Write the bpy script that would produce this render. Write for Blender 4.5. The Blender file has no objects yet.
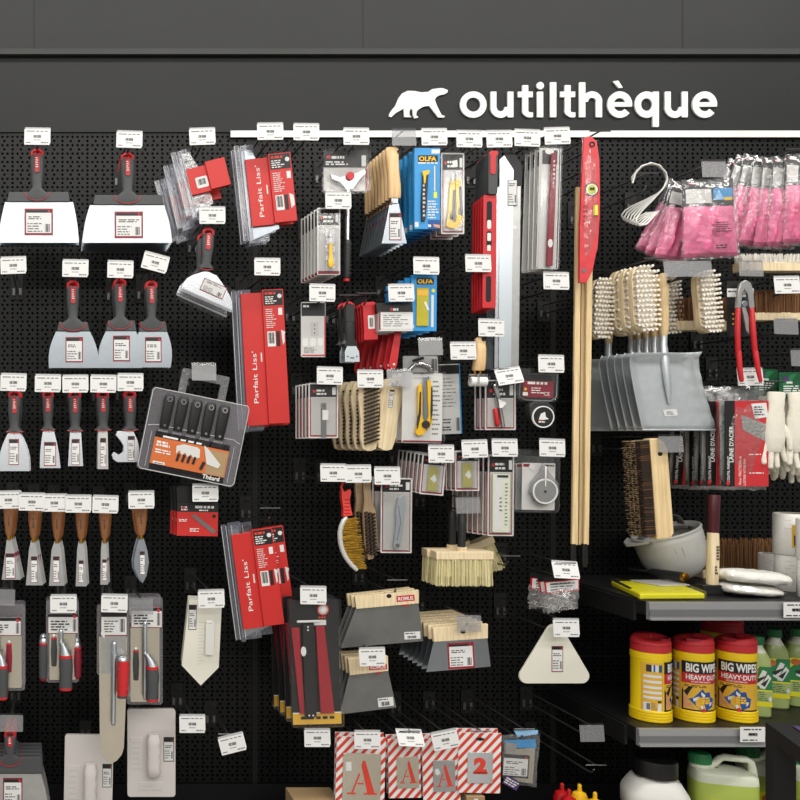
import bpy, bmesh, math, random
from mathutils import Vector, Matrix
R = random.Random(11)
PI = math.pi
# ---------------------------------------------------------------- scale of the place
# the tool wall is the plane y = 0; the camera stands CAM_Y metres in front of it.
S, DIST, CX, CY, CZ = 0.0027, 2.4, 50.0, 435.0, 1.5
def k(d): return S * (1 - d / DIST)                 # metres per photo pixel, d metres in front of the wall
def P(px, py, d): u = k(d); return Vector(((px - CX) * u, -d, CZ + (CY - py) * u))
COL = bpy.context.scene.collection
# ---------------------------------------------------------------- materials
def lin(h):
    h = h.lstrip('#'); o = []
    for i in (0, 2, 4):
        c = int(h[i:i+2], 16) / 255
        o.append(c / 12.92 if c <= .04045 else ((c + .055) / 1.055) ** 2.4)
    return (*o, 1)
MATS = {}
SPEC = {  # name: colour, roughness, metallic, noise amount, noise scale, bump
 'steel': ('a3aab0', .30, .95, .10, 30, 0), 'steel_bright': ('e0e4e8', .24, .9, .06, 20, 0), 'steel_dull': ('bdbdbb', .33, .85, .15, 25, 0),
 'steel_dark': ('828280', .36, .65, .2, 14, 0), 'steel_warm': ('d8d0c0', .27, .95, .12, 9, 0), 'alu': ('d5dde2', .35, 1, .05, 10, 0),
 'galv': ('ccd2d5', .34, .6, .12, 30, 0), 'chrome': ('d8d8d8', .12, 1, 0, 1, 0), 'brass': ('b8862f', .35, 1, .1, 30, 0),
 'grip': ('46494a', .55, 0, .08, 60, 0), 'grip_black': ('242526', .5, 0, .1, 60, 0), 'red': ('c5242a', .4, 0, .06, 20, 0),
 'red_print': ('c2272e', .6, 0, .05, 20, 0), 'red_box': ('c62723', .45, 0, .05, 14, 0), 'red_deep': ('9a1626', .5, 0, .1, 20, 0), 'red_dim': ('b01a1e', .45, 0, .1, 20, 0),
 'burgundy': ('861c2e', .45, 0, .1, 20, 0), 'maroon': ('45101a', .4, 0, .1, 20, 0), 'coral': ('e2443a', .4, 0, .05, 20, 0), 'level_red': ('d43c42', .35, 0, .22, 26, 0),
 'white': ('e9e9e6', .55, 0, .03, 20, 0), 'paper': ('dededc', .6, 0, .03, 40, 0), 'plastic_white': ('dddcd6', .45, 0, .04, 8, 0), 'ivory': ('e2dfd1', .4, 0, .04, 8, 0),
 'float_white': ('d9d3cf', .55, 0, .04, 10, 0), 'card_grey': ('cbc9c6', .5, 0, .06, 20, 0), 'card_light': ('d6d5d2', .5, 0, .05, 20, 0), 'ink': ('2a2a2a', .7, 0, 0, 1, 0), 'ink_soft': ('6f6f6f', .7, 0, 0, 1, 0),
 'black_print': ('161617', .45, 0, .1, 30, 0), 'black_plastic': ('121213', .4, 0, .1, 30, 0), 'black_metal': ('090909', .65, .0, .1, 30, 0), 'hook_metal': ('626262', .34, .7, .1, 30, 0),
 'blue': ('2e93d4', .4, 0, .05, 12, 0), 'blue_dark': ('1b4f9a', .5, 0, .1, 12, 0), 'blue_pale': ('93c4ea', .4, 0, .1, 12, 0), 'yellow': ('f2c01e', .4, 0, .05, 20, 0), 'yellow_tub': ('f3cf16', .35, 0, .04, 10, 0), 'gold': ('dfae34', .5, 0, .08, 20, 0),
 'lime_yellow': ('e8e01c', .45, 0, .08, 25, 0), 'olive_yellow': ('b7ac25', .35, 0, .1, 25, 0), 'orange': ('cf6a2e', .5, 0, .1, 14, 0), 'skin': ('d59a74', .6, 0, .1, 30, 0),
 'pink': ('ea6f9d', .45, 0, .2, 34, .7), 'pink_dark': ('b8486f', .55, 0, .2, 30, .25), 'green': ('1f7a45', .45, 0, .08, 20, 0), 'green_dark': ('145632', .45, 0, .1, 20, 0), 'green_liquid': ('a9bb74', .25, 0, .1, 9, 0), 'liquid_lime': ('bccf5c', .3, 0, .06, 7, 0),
 'wood': ('e6cd9f', .55, 0, .0, 1, 0), 'wood_pale': ('ead8b4', .6, 0, 0, 1, 0), 'wood_honey': ('ecca98', .45, 0, 0, 1, 0), 'wood_brown': ('96633d', .5, 0, 0, 1, 0), 'wood_grey': ('a28a6c', .6, 0, 0, 1, 0),
 'bristle_white': ('efe9dd', .6, 0, .06, 40, 0), 'bristle_cream': ('e6dcaa', .7, 0, .12, 50, 0), 'bristle_cream2': ('d0c290', .7, 0, .15, 50, 0), 'bristle_brown': ('6f4a2b', .8, 0, .4, 260, 0), 'bristle_brown2': ('9a6d40', .8, 0, .4, 260, 0), 'bristle_dark': ('33241a', .8, 0, .35, 260, 0), 'bristle_tan': ('bfa47c', .8, 0, .2, 60, 0), 'wire_brass': ('cfa944', .4, .3, .2, 60, 0),
 'cotton': ('f0eee6', .85, 0, .06, 60, .5), 'glove_white': ('e3decf', .85, 0, .08, 40, .3), 'hat_grey': ('d3d2ce', .4, 0, .05, 8, 0), 'strap_grey': ('6a6c68', .5, 0, .1, 20, 0), 'rail_grey': ('a7a7a8', .3, .4, .05, 6, 0), 'rail_dark': ('77787a', .35, .3, .05, 6, 0),
 'tape_white': ('eeece6', .6, 0, .05, 30, .2), 'cardboard': ('a98c66', .8, 0, .08, 12, 0), 'steel_wool': ('a8a8a4', .5, .6, .3, 90, .8), 'purple': ('4a3566', .5, 0, .1, 20, 0), 'shelf_black': ('161617', .45, 0, .15, 10, 0),
 'stripe_red': ('d6412f', .55, 0, .05, 20, 0), 'foam_white': ('efefee', .6, 0, .03, 20, 0), 'hook_white': ('d9d8d3', .3, .3, .05, 20, 0), 'vial': ('d6e04c', .15, 0, .05, 20, 0), 'milk_clear': ('dfe3cd', .3, 0, .05, 12, 0), 'sauce_red': ('b5161c', .3, 0, .05, 20, 0),
}
def new_mat(name):
    m = bpy.data.materials.new(name); m.use_nodes = True; nt = m.node_tree; nt.nodes.clear()
    out = nt.nodes.new('ShaderNodeOutputMaterial'); return m, nt, out
def wood_mat(name, c, rough):
    m, nt, out = new_mat(name); N, L = nt.nodes.new, nt.links.new
    b = N('ShaderNodeBsdfPrincipled'); L(b.outputs[0], out.inputs[0]); b.inputs['Roughness'].default_value = rough
    tc = N('ShaderNodeTexCoord'); mp = N('ShaderNodeMapping'); mp.inputs['Scale'].default_value = (90, 90, 6)
    nz = N('ShaderNodeTexNoise'); nz.inputs['Scale'].default_value = 1.6; nz.inputs['Detail'].default_value = 4
    L(tc.outputs['Object'], mp.inputs[0]); L(mp.outputs[0], nz.inputs['Vector'])
    rp = N('ShaderNodeValToRGB'); rp.color_ramp.elements[0].position = .3; rp.color_ramp.elements[1].position = .72
    rp.color_ramp.elements[0].color = (c[0]*.80, c[1]*.75, c[2]*.68, 1); rp.color_ramp.elements[1].color = (min(1, c[0]*1.12), min(1, c[1]*1.12), min(1, c[2]*1.1), 1)
    L(nz.outputs[0], rp.inputs[0]); L(rp.outputs[0], b.inputs['Base Color']); return m
def clear_mat(name, tint, base, edge, rough, milk=0, mc=(.8, .8, .8, 1), bump=.03):
    m, nt, out = new_mat(name); N, L = nt.nodes.new, nt.links.new
    t = N('ShaderNodeBsdfTransparent'); t.inputs[0].default_value = (*tint, 1)
    g = N('ShaderNodeBsdfGlossy'); g.inputs['Roughness'].default_value = rough; g.inputs[0].default_value = (1, 1, 1, 1)
    lw = N('ShaderNodeLayerWeight'); lw.inputs[0].default_value = .45
    tc = N('ShaderNodeTexCoord'); nz = N('ShaderNodeTexNoise'); nz.inputs['Scale'].default_value = 70; nz.inputs['Detail'].default_value = 1; L(tc.outputs['Object'], nz.inputs['Vector'])
    bp = N('ShaderNodeBump'); bp.inputs['Strength'].default_value = bump; bp.inputs['Distance'].default_value = .004
    L(nz.outputs[0], bp.inputs['Height']); L(bp.outputs[0], g.inputs['Normal'])
    mr = N('ShaderNodeMapRange'); mr.inputs['To Min'].default_value = base; mr.inputs['To Max'].default_value = edge
    L(lw.outputs['Facing'], mr.inputs[0])
    x = N('ShaderNodeMixShader'); L(mr.outputs[0], x.inputs[0]); L(t.outputs[0], x.inputs[1]); L(g.outputs[0], x.inputs[2])
    if milk:
        d = N('ShaderNodeBsdfDiffuse'); d.inputs[0].default_value = mc
        y = N('ShaderNodeMixShader'); y.inputs[0].default_value = milk; L(x.outputs[0], y.inputs[1]); L(d.outputs[0], y.inputs[2]); x = y
    L(x.outputs[0], out.inputs[0]); return m
def peg_mat(name, c):
    m, nt, out = new_mat(name); N, L = nt.nodes.new, nt.links.new
    b = N('ShaderNodeBsdfPrincipled'); L(b.outputs[0], out.inputs[0]); b.inputs['Roughness'].default_value = .42
    tc = N('ShaderNodeTexCoord'); sp = N('ShaderNodeSeparateXYZ'); L(tc.outputs['Object'], sp.inputs[0])
    def mt(op, a, bb=None):
        n = N('ShaderNodeMath'); n.operation = op
        for i, v in enumerate((a, bb)):
            if v is None: continue
            if isinstance(v, (int, float)): n.inputs[i].default_value = v
            else: L(v, n.inputs[i])
        return n.outputs[0]
    def grid(pitch_x, pitch_z, off_z, rad):          # distance to the closest hole centre
        fx = mt('SUBTRACT', mt('FRACT', mt('DIVIDE', sp.outputs[0], pitch_x)), .5)
        fz = mt('SUBTRACT', mt('FRACT', mt('DIVIDE', mt('ADD', sp.outputs[2], off_z), pitch_z)), .5)
        dx = mt('MULTIPLY', fx, pitch_x); dz = mt('MULTIPLY', fz, pitch_z)
        return mt('LESS_THAN', mt('ADD', mt('MULTIPLY', dx, dx), mt('MULTIPLY', dz, dz)), rad * rad)
    pz = 8.4 * S
    h = mt('MAXIMUM', grid(5 * S, pz, 0, .0033), grid(8.3 * S, pz, pz / 2, .0034))
    mx = N('ShaderNodeMix'); mx.data_type = 'RGBA'; L(h, mx.inputs['Factor']); mx.inputs['A'].default_value = c; mx.inputs['B'].default_value = (.0012, .0012, .0012, 1)
    L(mx.outputs['Result'], b.inputs['Base Color']); sr = N('ShaderNodeMapRange'); sr.inputs['To Min'].default_value = .26; sr.inputs['To Max'].default_value = 0
    L(h, sr.inputs[0]); L(sr.outputs[0], b.inputs['Specular IOR Level'])
    return m
def M(name):
    if name in MATS: return MATS[name]
    if name == 'clear': m = clear_mat(name, (.98, .98, .98), .025, .22, .1)
    elif name == 'clear_soft': m = clear_mat(name, (.95, .95, .96), .06, .35, .16, .10, (.8, .8, .8, 1), .5)
    elif name == 'clear_film': m = clear_mat(name, (.97, .97, .97), .04, .4, .2, .03, (.9, .9, .9, 1), .6)
    elif name == 'clear_grey': m = clear_mat(name, (.85, .85, .86), .06, .2, .3, .26, lin('b4b4b6'), 0)
    elif name == 'clear_smoke': m = clear_mat(name, (.88, .87, .89), .05, .4, .14, .10, lin('c9c6cc'))
    elif name == 'clear_bluish': m = clear_mat(name, (.82, .83, .87), .05, .4, .14, .12, lin('a9adbd'))
    elif name == 'pegboard': m = peg_mat(name, lin('0d0e0e'))
    else:
        h, r, me, na, ns, bump = SPEC[name]; c = lin(h)
        if name.startswith('wood'): m = wood_mat(name, c, r)
        else:
            m, nt, out = new_mat(name); N, L = nt.nodes.new, nt.links.new
            b = N('ShaderNodeBsdfPrincipled'); L(b.outputs[0], out.inputs[0])
            b.inputs['Base Color'].default_value = c; b.inputs['Roughness'].default_value = r; b.inputs['Metallic'].default_value = me
            if na or bump:
                tc = N('ShaderNodeTexCoord'); nz = N('ShaderNodeTexNoise'); nz.inputs['Scale'].default_value = ns * 2; nz.inputs['Detail'].default_value = 3
                L(tc.outputs['Object'], nz.inputs['Vector'])
                mr = N('ShaderNodeMapRange'); mr.inputs['To Min'].default_value = 1 - na; mr.inputs['To Max'].default_value = 1 + na * .8
                L(nz.outputs[0], mr.inputs[0])
                mx = N('ShaderNodeVectorMath'); mx.operation = 'SCALE'; mx.inputs[0].default_value = c[:3]; L(mr.outputs[0], mx.inputs['Scale']); L(mx.outputs[0], b.inputs['Base Color'])
                if bump:
                    bp = N('ShaderNodeBump'); bp.inputs['Strength'].default_value = bump; bp.inputs['Distance'].default_value = .004; L(nz.outputs[0], bp.inputs['Height']); L(bp.outputs[0], b.inputs['Normal'])
    MATS[name] = m; return m
# ---------------------------------------------------------------- things
INFO = {}
def tagp(o, label, cat, group=None):
    o['label'] = label; o['category'] = cat
    if group: o['group'] = group
def thing(name, label, cat, px, py, d, rot=0, rz=0, rx=0, group=None):
    o = bpy.data.objects.new(name, None); COL.objects.link(o); o.empty_display_size = .02
    o.location = P(px, py, d); o.rotation_euler = (math.radians(rx), math.radians(rot), math.radians(rz))
    tagp(o, label, cat, group); INFO[o.name] = (px, py, k(d)); return o
def copytree(o, parent=None):
    c = o.copy(); COL.objects.link(c)
    if parent is not None: c.parent = parent
    for ch in list(o.children): copytree(ch, c)
    return c
ORD = ['', 'second', 'third', 'fourth', 'fifth', 'sixth', 'seventh', 'eighth', 'ninth', 'tenth']
def stack(t, n, step, drift=(0, 0), jit=0):
    """n copies of a thing on one hook, each step mm closer to the wall."""
    base = t['label']; u = INFO[t.name][2]; out = [t]
    t['label'] = base + ', front one'
    for i in range(1, n):
        c = copytree(t); c.location = t.location + Vector((drift[0] * u * i, step * i / 1000, -drift[1] * u * i))
        c.rotation_euler.y += math.radians(R.uniform(-jit, jit))
        c['label'] = base + (', rear one' if i == n - 1 else ', %s from the front' % ORD[i]); out.append(c)
    return out
class B:
    """collects shapes into one mesh; x, y in photo pixels (y down) from the thing's anchor, depth in mm (negative = towards the viewer)"""
    def __init__(s, t, ab=0, u=None):
        s.t = t; s.bm = bmesh.new(); s.mats = []; s.mi = 0; s.cyl = None
        px, py, uu = INFO.get(t.name, (0, 0, S)) if t is not None else (0, 0, S)
        s.u = u or uu; s.ox, s.oy = (px, py) if ab else (0, 0); s.tf = None
    def m(s, name):
        if name not in s.mats: s.mats.append(name)
        s.mi = s.mats.index(name); return s
    def rot(s, cx, cy, deg):                                       # turn what follows about a point in the picture plane
        if deg == 0: s.tf = None; return s
        a = math.radians(deg); s.tf = (cx, cy, math.cos(a), math.sin(a)); return s
    def v(s, x, y, dm):
        if s.tf:
            cx, cy, c, n = s.tf; dx, dy = x - cx, y - cy; x, y = cx + dx * c - dy * n, cy + dx * n + dy * c
        x -= s.ox; y -= s.oy
        if s.cyl:
            cx, r = s.cyl; rm = r * s.u; a = (x - cx) / r
            rr = rm - dm / 1000
            return s.bm.verts.new((cx * s.u + rr * math.sin(a), -rr * math.cos(a), -y * s.u))
        return s.bm.verts.new((x * s.u, dm / 1000, -y * s.u))
    def f(s, vs):
        try: fa = s.bm.faces.new(vs)
        except ValueError: return
        fa.material_index = s.mi; return fa
    def poly(s, pts, f=0): s.f([s.v(x, y, f) for x, y in pts]); return s
    def rect(s, x0, y0, x1, y1, f=0):
        if s.cyl:
            n = max(1, int(abs(x1 - x0) / 2))
            for i in range(n):
                a, b = x0 + (x1 - x0) * i / n, x0 + (x1 - x0) * (i + 1) / n
                s.poly([(a, y0), (b, y0), (b, y1), (a, y1)], f)
            return s
        return s.poly([(x0, y0), (x1, y0), (x1, y1), (x0, y1)], f)
    def prism(s, pts, f, b, inset=0):
        n = len(pts); A = [s.v(x, y, f) for x, y in pts]; C = [s.v(x, y, b) for x, y in pts]
        s.f(A); s.f(C[::-1])
        for i in range(n): s.f([A[i], C[i], C[(i + 1) % n], A[(i + 1) % n]])
        return s
    def box(s, x0, y0, x1, y1, f, b): return s.prism([(x0, y0), (x1, y0), (x1, y1), (x0, y1)], f, b)
    def rr(s, x0, y0, x1, y1, r, f, b=None, n=4):
        pts = rrect(x0, y0, x1, y1, r, n)
        return s.poly(pts, f) if b is None else s.prism(pts, f, b)
    def tube(s, pts, r, n=8, caps=True):
        """pts: (x, y, depth mm); r in mm, one value or one per point"""
        rs = r if isinstance(r, (list, tuple)) else [r] * len(pts)
        Q = [Vector(((x - s.ox) * s.u, dm / 1000, -(y - s.oy) * s.u)) for x, y, dm in pts] if not s.tf else []
        if s.tf:
            cx, cy, c, nn = s.tf
            for x, y, dm in pts:
                dx, dy = x - cx, y - cy; x, y = cx + dx * c - dy * nn, cy + dx * nn + dy * c
                Q.append(Vector(((x - s.ox) * s.u, dm / 1000, -(y - s.oy) * s.u)))
        prev = None; rings = []
        for i, q in enumerate(Q):
            d = (Q[min(i + 1, len(Q) - 1)] - Q[max(i - 1, 0)]).normalized()
            if prev is None: a = d.orthogonal().normalized()
            else: a = (prev - d * prev.dot(d)).normalized()
            prev = a; b = d.cross(a)
            rings.append([s.bm.verts.new(q + (a * math.cos(2*PI*j/n) + b * math.sin(2*PI*j/n)) * rs[i] / 1000) for j in range(n)])
        for i in range(len(rings) - 1):
            for j in range(n): s.f([rings[i][j], rings[i][(j+1) % n], rings[i+1][(j+1) % n], rings[i+1][j]])
        if caps: s.f(rings[0][::-1]); s.f(rings[-1])
        return s
    def cap(s, pts, r, n=8):                                       # tube with rounded ends
        p0, p1 = pts[0], pts[-1]; rs = list(r) if isinstance(r, (list, tuple)) else [r] * len(pts)
        def ext(p, q, rad):
            a = Vector((p[0] * s.u * 1000, p[1] * s.u * 1000, p[2])); b = Vector((q[0] * s.u * 1000, q[1] * s.u * 1000, q[2])); d = (a - b).normalized()
            out = []
            for t, sc in ((.5, .87), (.87, .5), (.99, .12)):
                w = a + d * rad * t; out.append(((w.x / s.u / 1000, w.y / s.u / 1000, w.z), rad * sc))
            return out
        e0 = ext(p0, pts[1], rs[0])[::-1]; e1 = ext(p1, pts[-2], rs[-1])
        return s.tube([e[0] for e in e0] + list(pts) + [e[0] for e in e1], [e[1] for e in e0] + rs + [e[1] for e in e1], n)
    def loft(s, secs, n=14, e=2.6, cd=0, caps=True):
        """secs: (y, centre x, half width px, half depth mm[, centre depth mm])"""
        rings = []
        for q in secs:
            y, cx, hw, hd = q[:4]; c = q[4] if len(q) > 4 else cd; ring = []
            for j in range(n):
                a = 2 * PI * j / n; ca, sa = math.cos(a), math.sin(a)
                ring.append(s.v(cx + hw * math.copysign(abs(ca) ** (2/e), ca), y, c + hd * math.copysign(abs(sa) ** (2/e), sa)))
            rings.append(ring)
        for i in range(len(rings) - 1):
            for j in range(n): s.f([rings[i][j], rings[i][(j+1) % n], rings[i+1][(j+1) % n], rings[i+1][j]])
        if caps: s.f(rings[0][::-1]); s.f(rings[-1])
        return s
    def lathe(s, cx, cd, prof, n=28, top=True, bot=True):
        """prof: (y, radius px), turned about a vertical axis at depth cd mm"""
        return s.loft([(y, cx, r, r * s.u * 1000) for y, r in prof], n, 2.0, cd, top and bot)
    def ell(s, cx, cy, cd, rx, ry, rd, n=12):
        secs = []
        for i in range(n + 1):
            a = PI * i / n; secs.append((cy - ry * math.cos(a), cx, max(.02, rx * math.sin(a)), max(.02, rd * math.sin(a))))
        return s.loft(secs, 16, 2, cd)
    def disc(s, cx, cy, r, f, b=None, n=20, ry=None):
        pts = [(cx + r * math.cos(2*PI*i/n), cy + (ry or r) * math.sin(2*PI*i/n)) for i in range(n)]
        return s.poly(pts, f) if b is None else s.prism(pts, f, b)
    def ring(s, cx, cy, ro, ri, f, b, a0=0, a1=360, n=32, ky=1):
        full = abs(a1 - a0) >= 360; A = []
        for i in range(n + 1):
            a = math.radians(a0 + (a1 - a0) * i / n); c, si = math.cos(a), math.sin(a) * ky
            A.append([s.v(cx + ro*c, cy + ro*si, f), s.v(cx + ri*c, cy + ri*si, f), s.v(cx + ri*c, cy + ri*si, b), s.v(cx + ro*c, cy + ro*si, b)])
        for i in range(n):
            for j in range(4): s.f([A[i][j], A[i][(j+1) % 4], A[i+1][(j+1) % 4], A[i+1][j]])
        if not full: s.f(A[0]); s.f(A[-1][::-1])
        return s
    def text(s, txt, x, y, h, f, rot=0, bold=0, w=None, thick=0, align='C'):
        """letters of cap height h px centred at x, y"""
        c = bpy.data.curves.new('t', 'FONT'); c.body = txt; c.size = 1; c.offset = bold; c.align_x = 'CENTER'; c.resolution_u = 3
        o = bpy.data.objects.new('t', c); COL.objects.link(o)
        me = bpy.data.meshes.new_from_object(o.evaluated_get(bpy.context.evaluated_depsgraph_get()))
        bpy.data.objects.remove(o); bpy.data.curves.remove(c)
        if not me.vertices: return s
        xs = [q.co.x for q in me.vertices]; sc = h / .73; wd = max(xs) - min(xs); mid = (max(xs) + min(xs)) / 2
        sx = sc if w is None else w / wd
        a = math.radians(rot); ca, sa = math.cos(a), math.sin(a); vs = []
        for q in me.vertices:
            lx, ly = (q.co.x - mid) * sx, -(q.co.y - .365) * sc
            vs.append(s.v(x + lx * ca - ly * sa, y + lx * sa + ly * ca, f))
        for p in me.polygons: s.f([vs[i] for i in p.vertices])
        bpy.data.meshes.remove(me); return s
    def lines(s, x0, y0, x1, y1, n, f, th=.4, seed=None):
        r = random.Random(seed if seed is not None else x0 * 7 + y0)
        for i in range(n):
            y = y0 + (y1 - y0) * (i + .5) / n; x = x0; e = x0 + (x1 - x0) * r.uniform(.6, 1); h = th * (y1 - y0) / n / 2
            while x < e:
                w = min((x1 - x0) * r.uniform(.12, .4), e - x); s.rect(x, y - h, x + w, y + h, f); x += w + (x1 - x0) * .06
        return s
    def barcode(s, x0, y0, x1, y1, f, n=9):
        r = random.Random(3)
        for i in range(n):
            a = x0 + (x1 - x0) * i / n; s.rect(a, y0, a + (x1 - x0) / n * r.choice((.4, .6, .75)), y1, f)
        return s
    def sticker(s, x0, y0, x1, y1, f, head=.16, frame='burgundy', n=4):
        """printed label: frame, dark header, lines of small print, barcode"""
        w, h = x1 - x0, y1 - y0; e = min(w, h) * .06
        s.m(frame).rect(x0, y0, x1, y1, f); s.m('paper').rect(x0 + e, y0 + e, x1 - e, y1 - e*1.4, f - .25)
        if head: s.m('black_print').rect(x0 + e, y0 + e, x1 - e, y0 + h * head, f - .4).m('red_print').disc(x1 - w*.14, y0 + h*head*.62, min(w*.07, h*.05), f - .6, None, 8)
        s.m('ink').lines(x0 + w*.14, y0 + h*(head + .12), x1 - w*.14, y0 + h*(head + .26), 2, f - .4, .5)
        s.m('ink_soft').lines(x0 + w*.1, y0 + h*.52, x0 + w*.66, y1 - h*.1, n, f - .4, .45)
        s.m('ink').barcode(x1 - w*.28, y0 + h*.58, x1 - w*.1, y1 - h*.12, f - .4, 5); return s
    def pillow(s, c, th, amp, bands, nx=14, ny=16, seed=1, edge=.6, back=None, fold=0, fd=(3, 1)):
        """soft packet between corners c = TL, TR, BR, BL; th mm thick; bands = [(v from, material)]"""
        r = random.Random(seed); ph = [r.uniform(0, 6.3) for _ in range(6)]; G = []; H = []
        for j in range(ny + 1):
            v = j / ny; g = []; h = []
            for i in range(nx + 1):
                u = i / nx
                x = (c[0][0]*(1-u) + c[1][0]*u)*(1-v) + (c[3][0]*(1-u) + c[2][0]*u)*v
                y = (c[0][1]*(1-u) + c[1][1]*u)*(1-v) + (c[3][1]*(1-u) + c[2][1]*u)*v
                on = i in (0, nx) or j in (0, ny)
                if on: x += r.uniform(-edge, edge); y += r.uniform(-edge, edge)
                bul = (max(0, math.sin(PI*u)) ** .45) * (max(0, math.sin(PI*v)) ** .45)
                w = math.sin(u*fd[0]*6 + v*fd[1]*4 + ph[0]) * .5 + math.sin(u*11 - v*9 + ph[1]) * .3 + r.uniform(-.5, .5) * .5
                g.append(s.v(x, y, -th*bul - (amp + fold*math.sin(PI*v)) * w * bul))
                h.append(g[-1] if on else s.v(x, y, (th*.6 if back is None else back) * bul))
            G.append(g); H.append(h)
        for j in range(ny):
            v = (j + .5) / ny; mt = [b for b in bands if v >= b[0]][-1][1]; s.m(mt)
            for i in range(nx):
                s.f([G[j][i], G[j+1][i], G[j+1][i+1], G[j][i+1]]); s.f([H[j][i], H[j][i+1], H[j+1][i+1], H[j+1][i]])
        return s
    def fringe(s, x0, x1, ya, yb, d0, d1, mats, n=70, w=.7, splay=.0, seed=1, jl=.06):
        """hairs from row ya to yb (pixels), between depths d0 and d1"""
        r = random.Random(seed); cx = (x0 + x1) / 2
        for i in range(n):
            s.m(r.choice(mats)); x = r.uniform(x0, x1); d = r.uniform(d0, d1)
            xe = x + (x - cx) * splay + r.uniform(-.8, .8); ye = yb + (ya - yb) * r.uniform(0, jl); ww = w * r.uniform(.6, 1.2)
            a = [s.v(x - ww/2, ya, d), s.v(x + ww/2, ya, d), s.v(x + ww/2, ya, d + ww*2), s.v(x - ww/2, ya, d + ww*2)]
            b = [s.v(xe - ww*.4, ye, d), s.v(xe + ww*.4, ye, d), s.v(xe + ww*.4, ye, d + ww), s.v(xe - ww*.4, ye, d + ww)]
            for q in range(4): s.f([a[q], a[(q+1) % 4], b[(q+1) % 4], b[q]])
            s.f(b)
        return s
    def bristles(s, pts, d0, d1, rad, spread=1, seed=1, n=5):
        """tufts standing towards the viewer: pts (x, y) on the block; spread px; rad px"""
        r = random.Random(seed)
        for x, y, sx, sy in pts:
            ex, ey = x + sx * spread + r.uniform(-.4, .4), y + sy * spread + r.uniform(-.4, .4)
            A = [s.v(x + rad*.8*math.cos(2*PI*j/n), y + rad*.8*math.sin(2*PI*j/n), d0) for j in range(n)]
            C = [s.v(ex + rad*1.1*math.cos(2*PI*j/n), ey + rad*1.1*math.sin(2*PI*j/n), d1) for j in range(n)]
            for j in range(n): s.f([A[j], A[(j+1) % n], C[(j+1) % n], C[j]])
            s.f(C)
        return s
    def done(s, name, parent=None, bevel=0, label=None, sharp=38):
        bm = s.bm; bmesh.ops.recalc_face_normals(bm, faces=bm.faces[:])
        me = bpy.data.meshes.new(name); bm.to_mesh(me); bm.free()
        for n in s.mats: me.materials.append(M(n))
        me.polygons.foreach_set('use_smooth', [True] * len(me.polygons)); me.set_sharp_from_angle(angle=math.radians(sharp))
        o = bpy.data.objects.new(name, me); COL.objects.link(o)
        if parent is not None: o.parent = parent
        elif s.t is not None: o.parent = s.t
        if label: o['label'] = label
        if bevel:
            b = o.modifiers.new('edge', 'BEVEL'); b.width = bevel / 1000; b.segments = 2; b.limit_method = 'ANGLE'; b.angle_limit = math.radians(50)
        return o
def rrect(x0, y0, x1, y1, r, n=4):
    pts = []
    for cx, cy, a in ((x1 - r, y0 + r, -90), (x1 - r, y1 - r, 0), (x0 + r, y1 - r, 90), (x0 + r, y0 + r, 180)):
        for i in range(n + 1):
            t = math.radians(a + 90 * i / n); pts.append((cx + r * math.cos(t), cy + r * math.sin(t)))
    return pts
def wbox(name, x0, x1, y0, y1, z0, z1, mat, kind=None, parent=None):
    bm = bmesh.new(); bmesh.ops.create_cube(bm, size=1)
    for v in bm.verts: v.co = Vector(((x0 + x1)/2 + v.co.x*(x1 - x0), (y0 + y1)/2 + v.co.y*(y1 - y0), (z0 + z1)/2 + v.co.z*(z1 - z0)))
    me = bpy.data.meshes.new(name); bm.to_mesh(me); bm.free(); me.materials.append(M(mat) if isinstance(mat, str) else mat)
    o = bpy.data.objects.new(name, me); COL.objects.link(o)
    if kind: o['kind'] = kind
    if parent is not None: o.parent = parent
    return o
# ================================================================ the setting
def X(px): return (px - CX) * S
def Z(py): return CZ + (CY - py) * S
XL, XR = X(-160), X(1010)
def plain(name, c, rough=.55, spec=.3):
    m, nt, out = new_mat(name); b = nt.nodes.new('ShaderNodeBsdfPrincipled'); nt.links.new(b.outputs[0], out.inputs[0])
    tc = nt.nodes.new('ShaderNodeTexCoord'); nz = nt.nodes.new('ShaderNodeTexNoise'); nz.inputs['Scale'].default_value = 5; nz.inputs['Detail'].default_value = 6
    nt.links.new(tc.outputs['Object'], nz.inputs['Vector']); mr = nt.nodes.new('ShaderNodeMapRange'); mr.inputs['To Min'].default_value = .82; mr.inputs['To Max'].default_value = 1.18
    nt.links.new(nz.outputs[0], mr.inputs[0]); sc = nt.nodes.new('ShaderNodeVectorMath'); sc.operation = 'SCALE'; sc.inputs[0].default_value = lin(c)[:3]
    nt.links.new(mr.outputs[0], sc.inputs['Scale']); nt.links.new(sc.outputs[0], b.inputs['Base Color'])
    b.inputs['Roughness'].default_value = rough; b.inputs['Specular IOR Level'].default_value = spec; MATS[name] = m; return name
plain('wall_paint', '282929', .5, .3); plain('header_paint', '212222', .5, .28); plain('ledge_paint', '3c3d3d'); plain('seam_dark', '191a1a'); plain('lip', '333434'); plain('floor_tile', 'b8b5af', .35, .5); plain('sign_white', 'f3f3ee'); plain('base_black', '101011', .6)
b = B(None); b.ox, b.oy = CX, CY
b.m('wall_paint').box(-160, -140, 1010, 54, 62, 90)
b.m('seam_dark')
for x in (33.6, 371, 699, 1020): b.rect(x - .5, -140, x + .5, 54, 61.5)
b.rect(-160, 39.5, 1010, 40.1, 61.6); b.m('lip').rect(-160, 40.1, 1010, 40.6, 61.6)
for y in (14, 47):
    b.m('lip')
    for i, x in enumerate(range(-60, 1000, 56)): b.disc(x, y, .9, 61, None, 8)
o = b.done('wall_back'); o['kind'] = 'structure'; o.location = (0, 0, CZ)
wbox('wall_header', XL, XR, -.004, .09, Z(132.6), Z(56), 'header_paint', 'structure')
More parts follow.
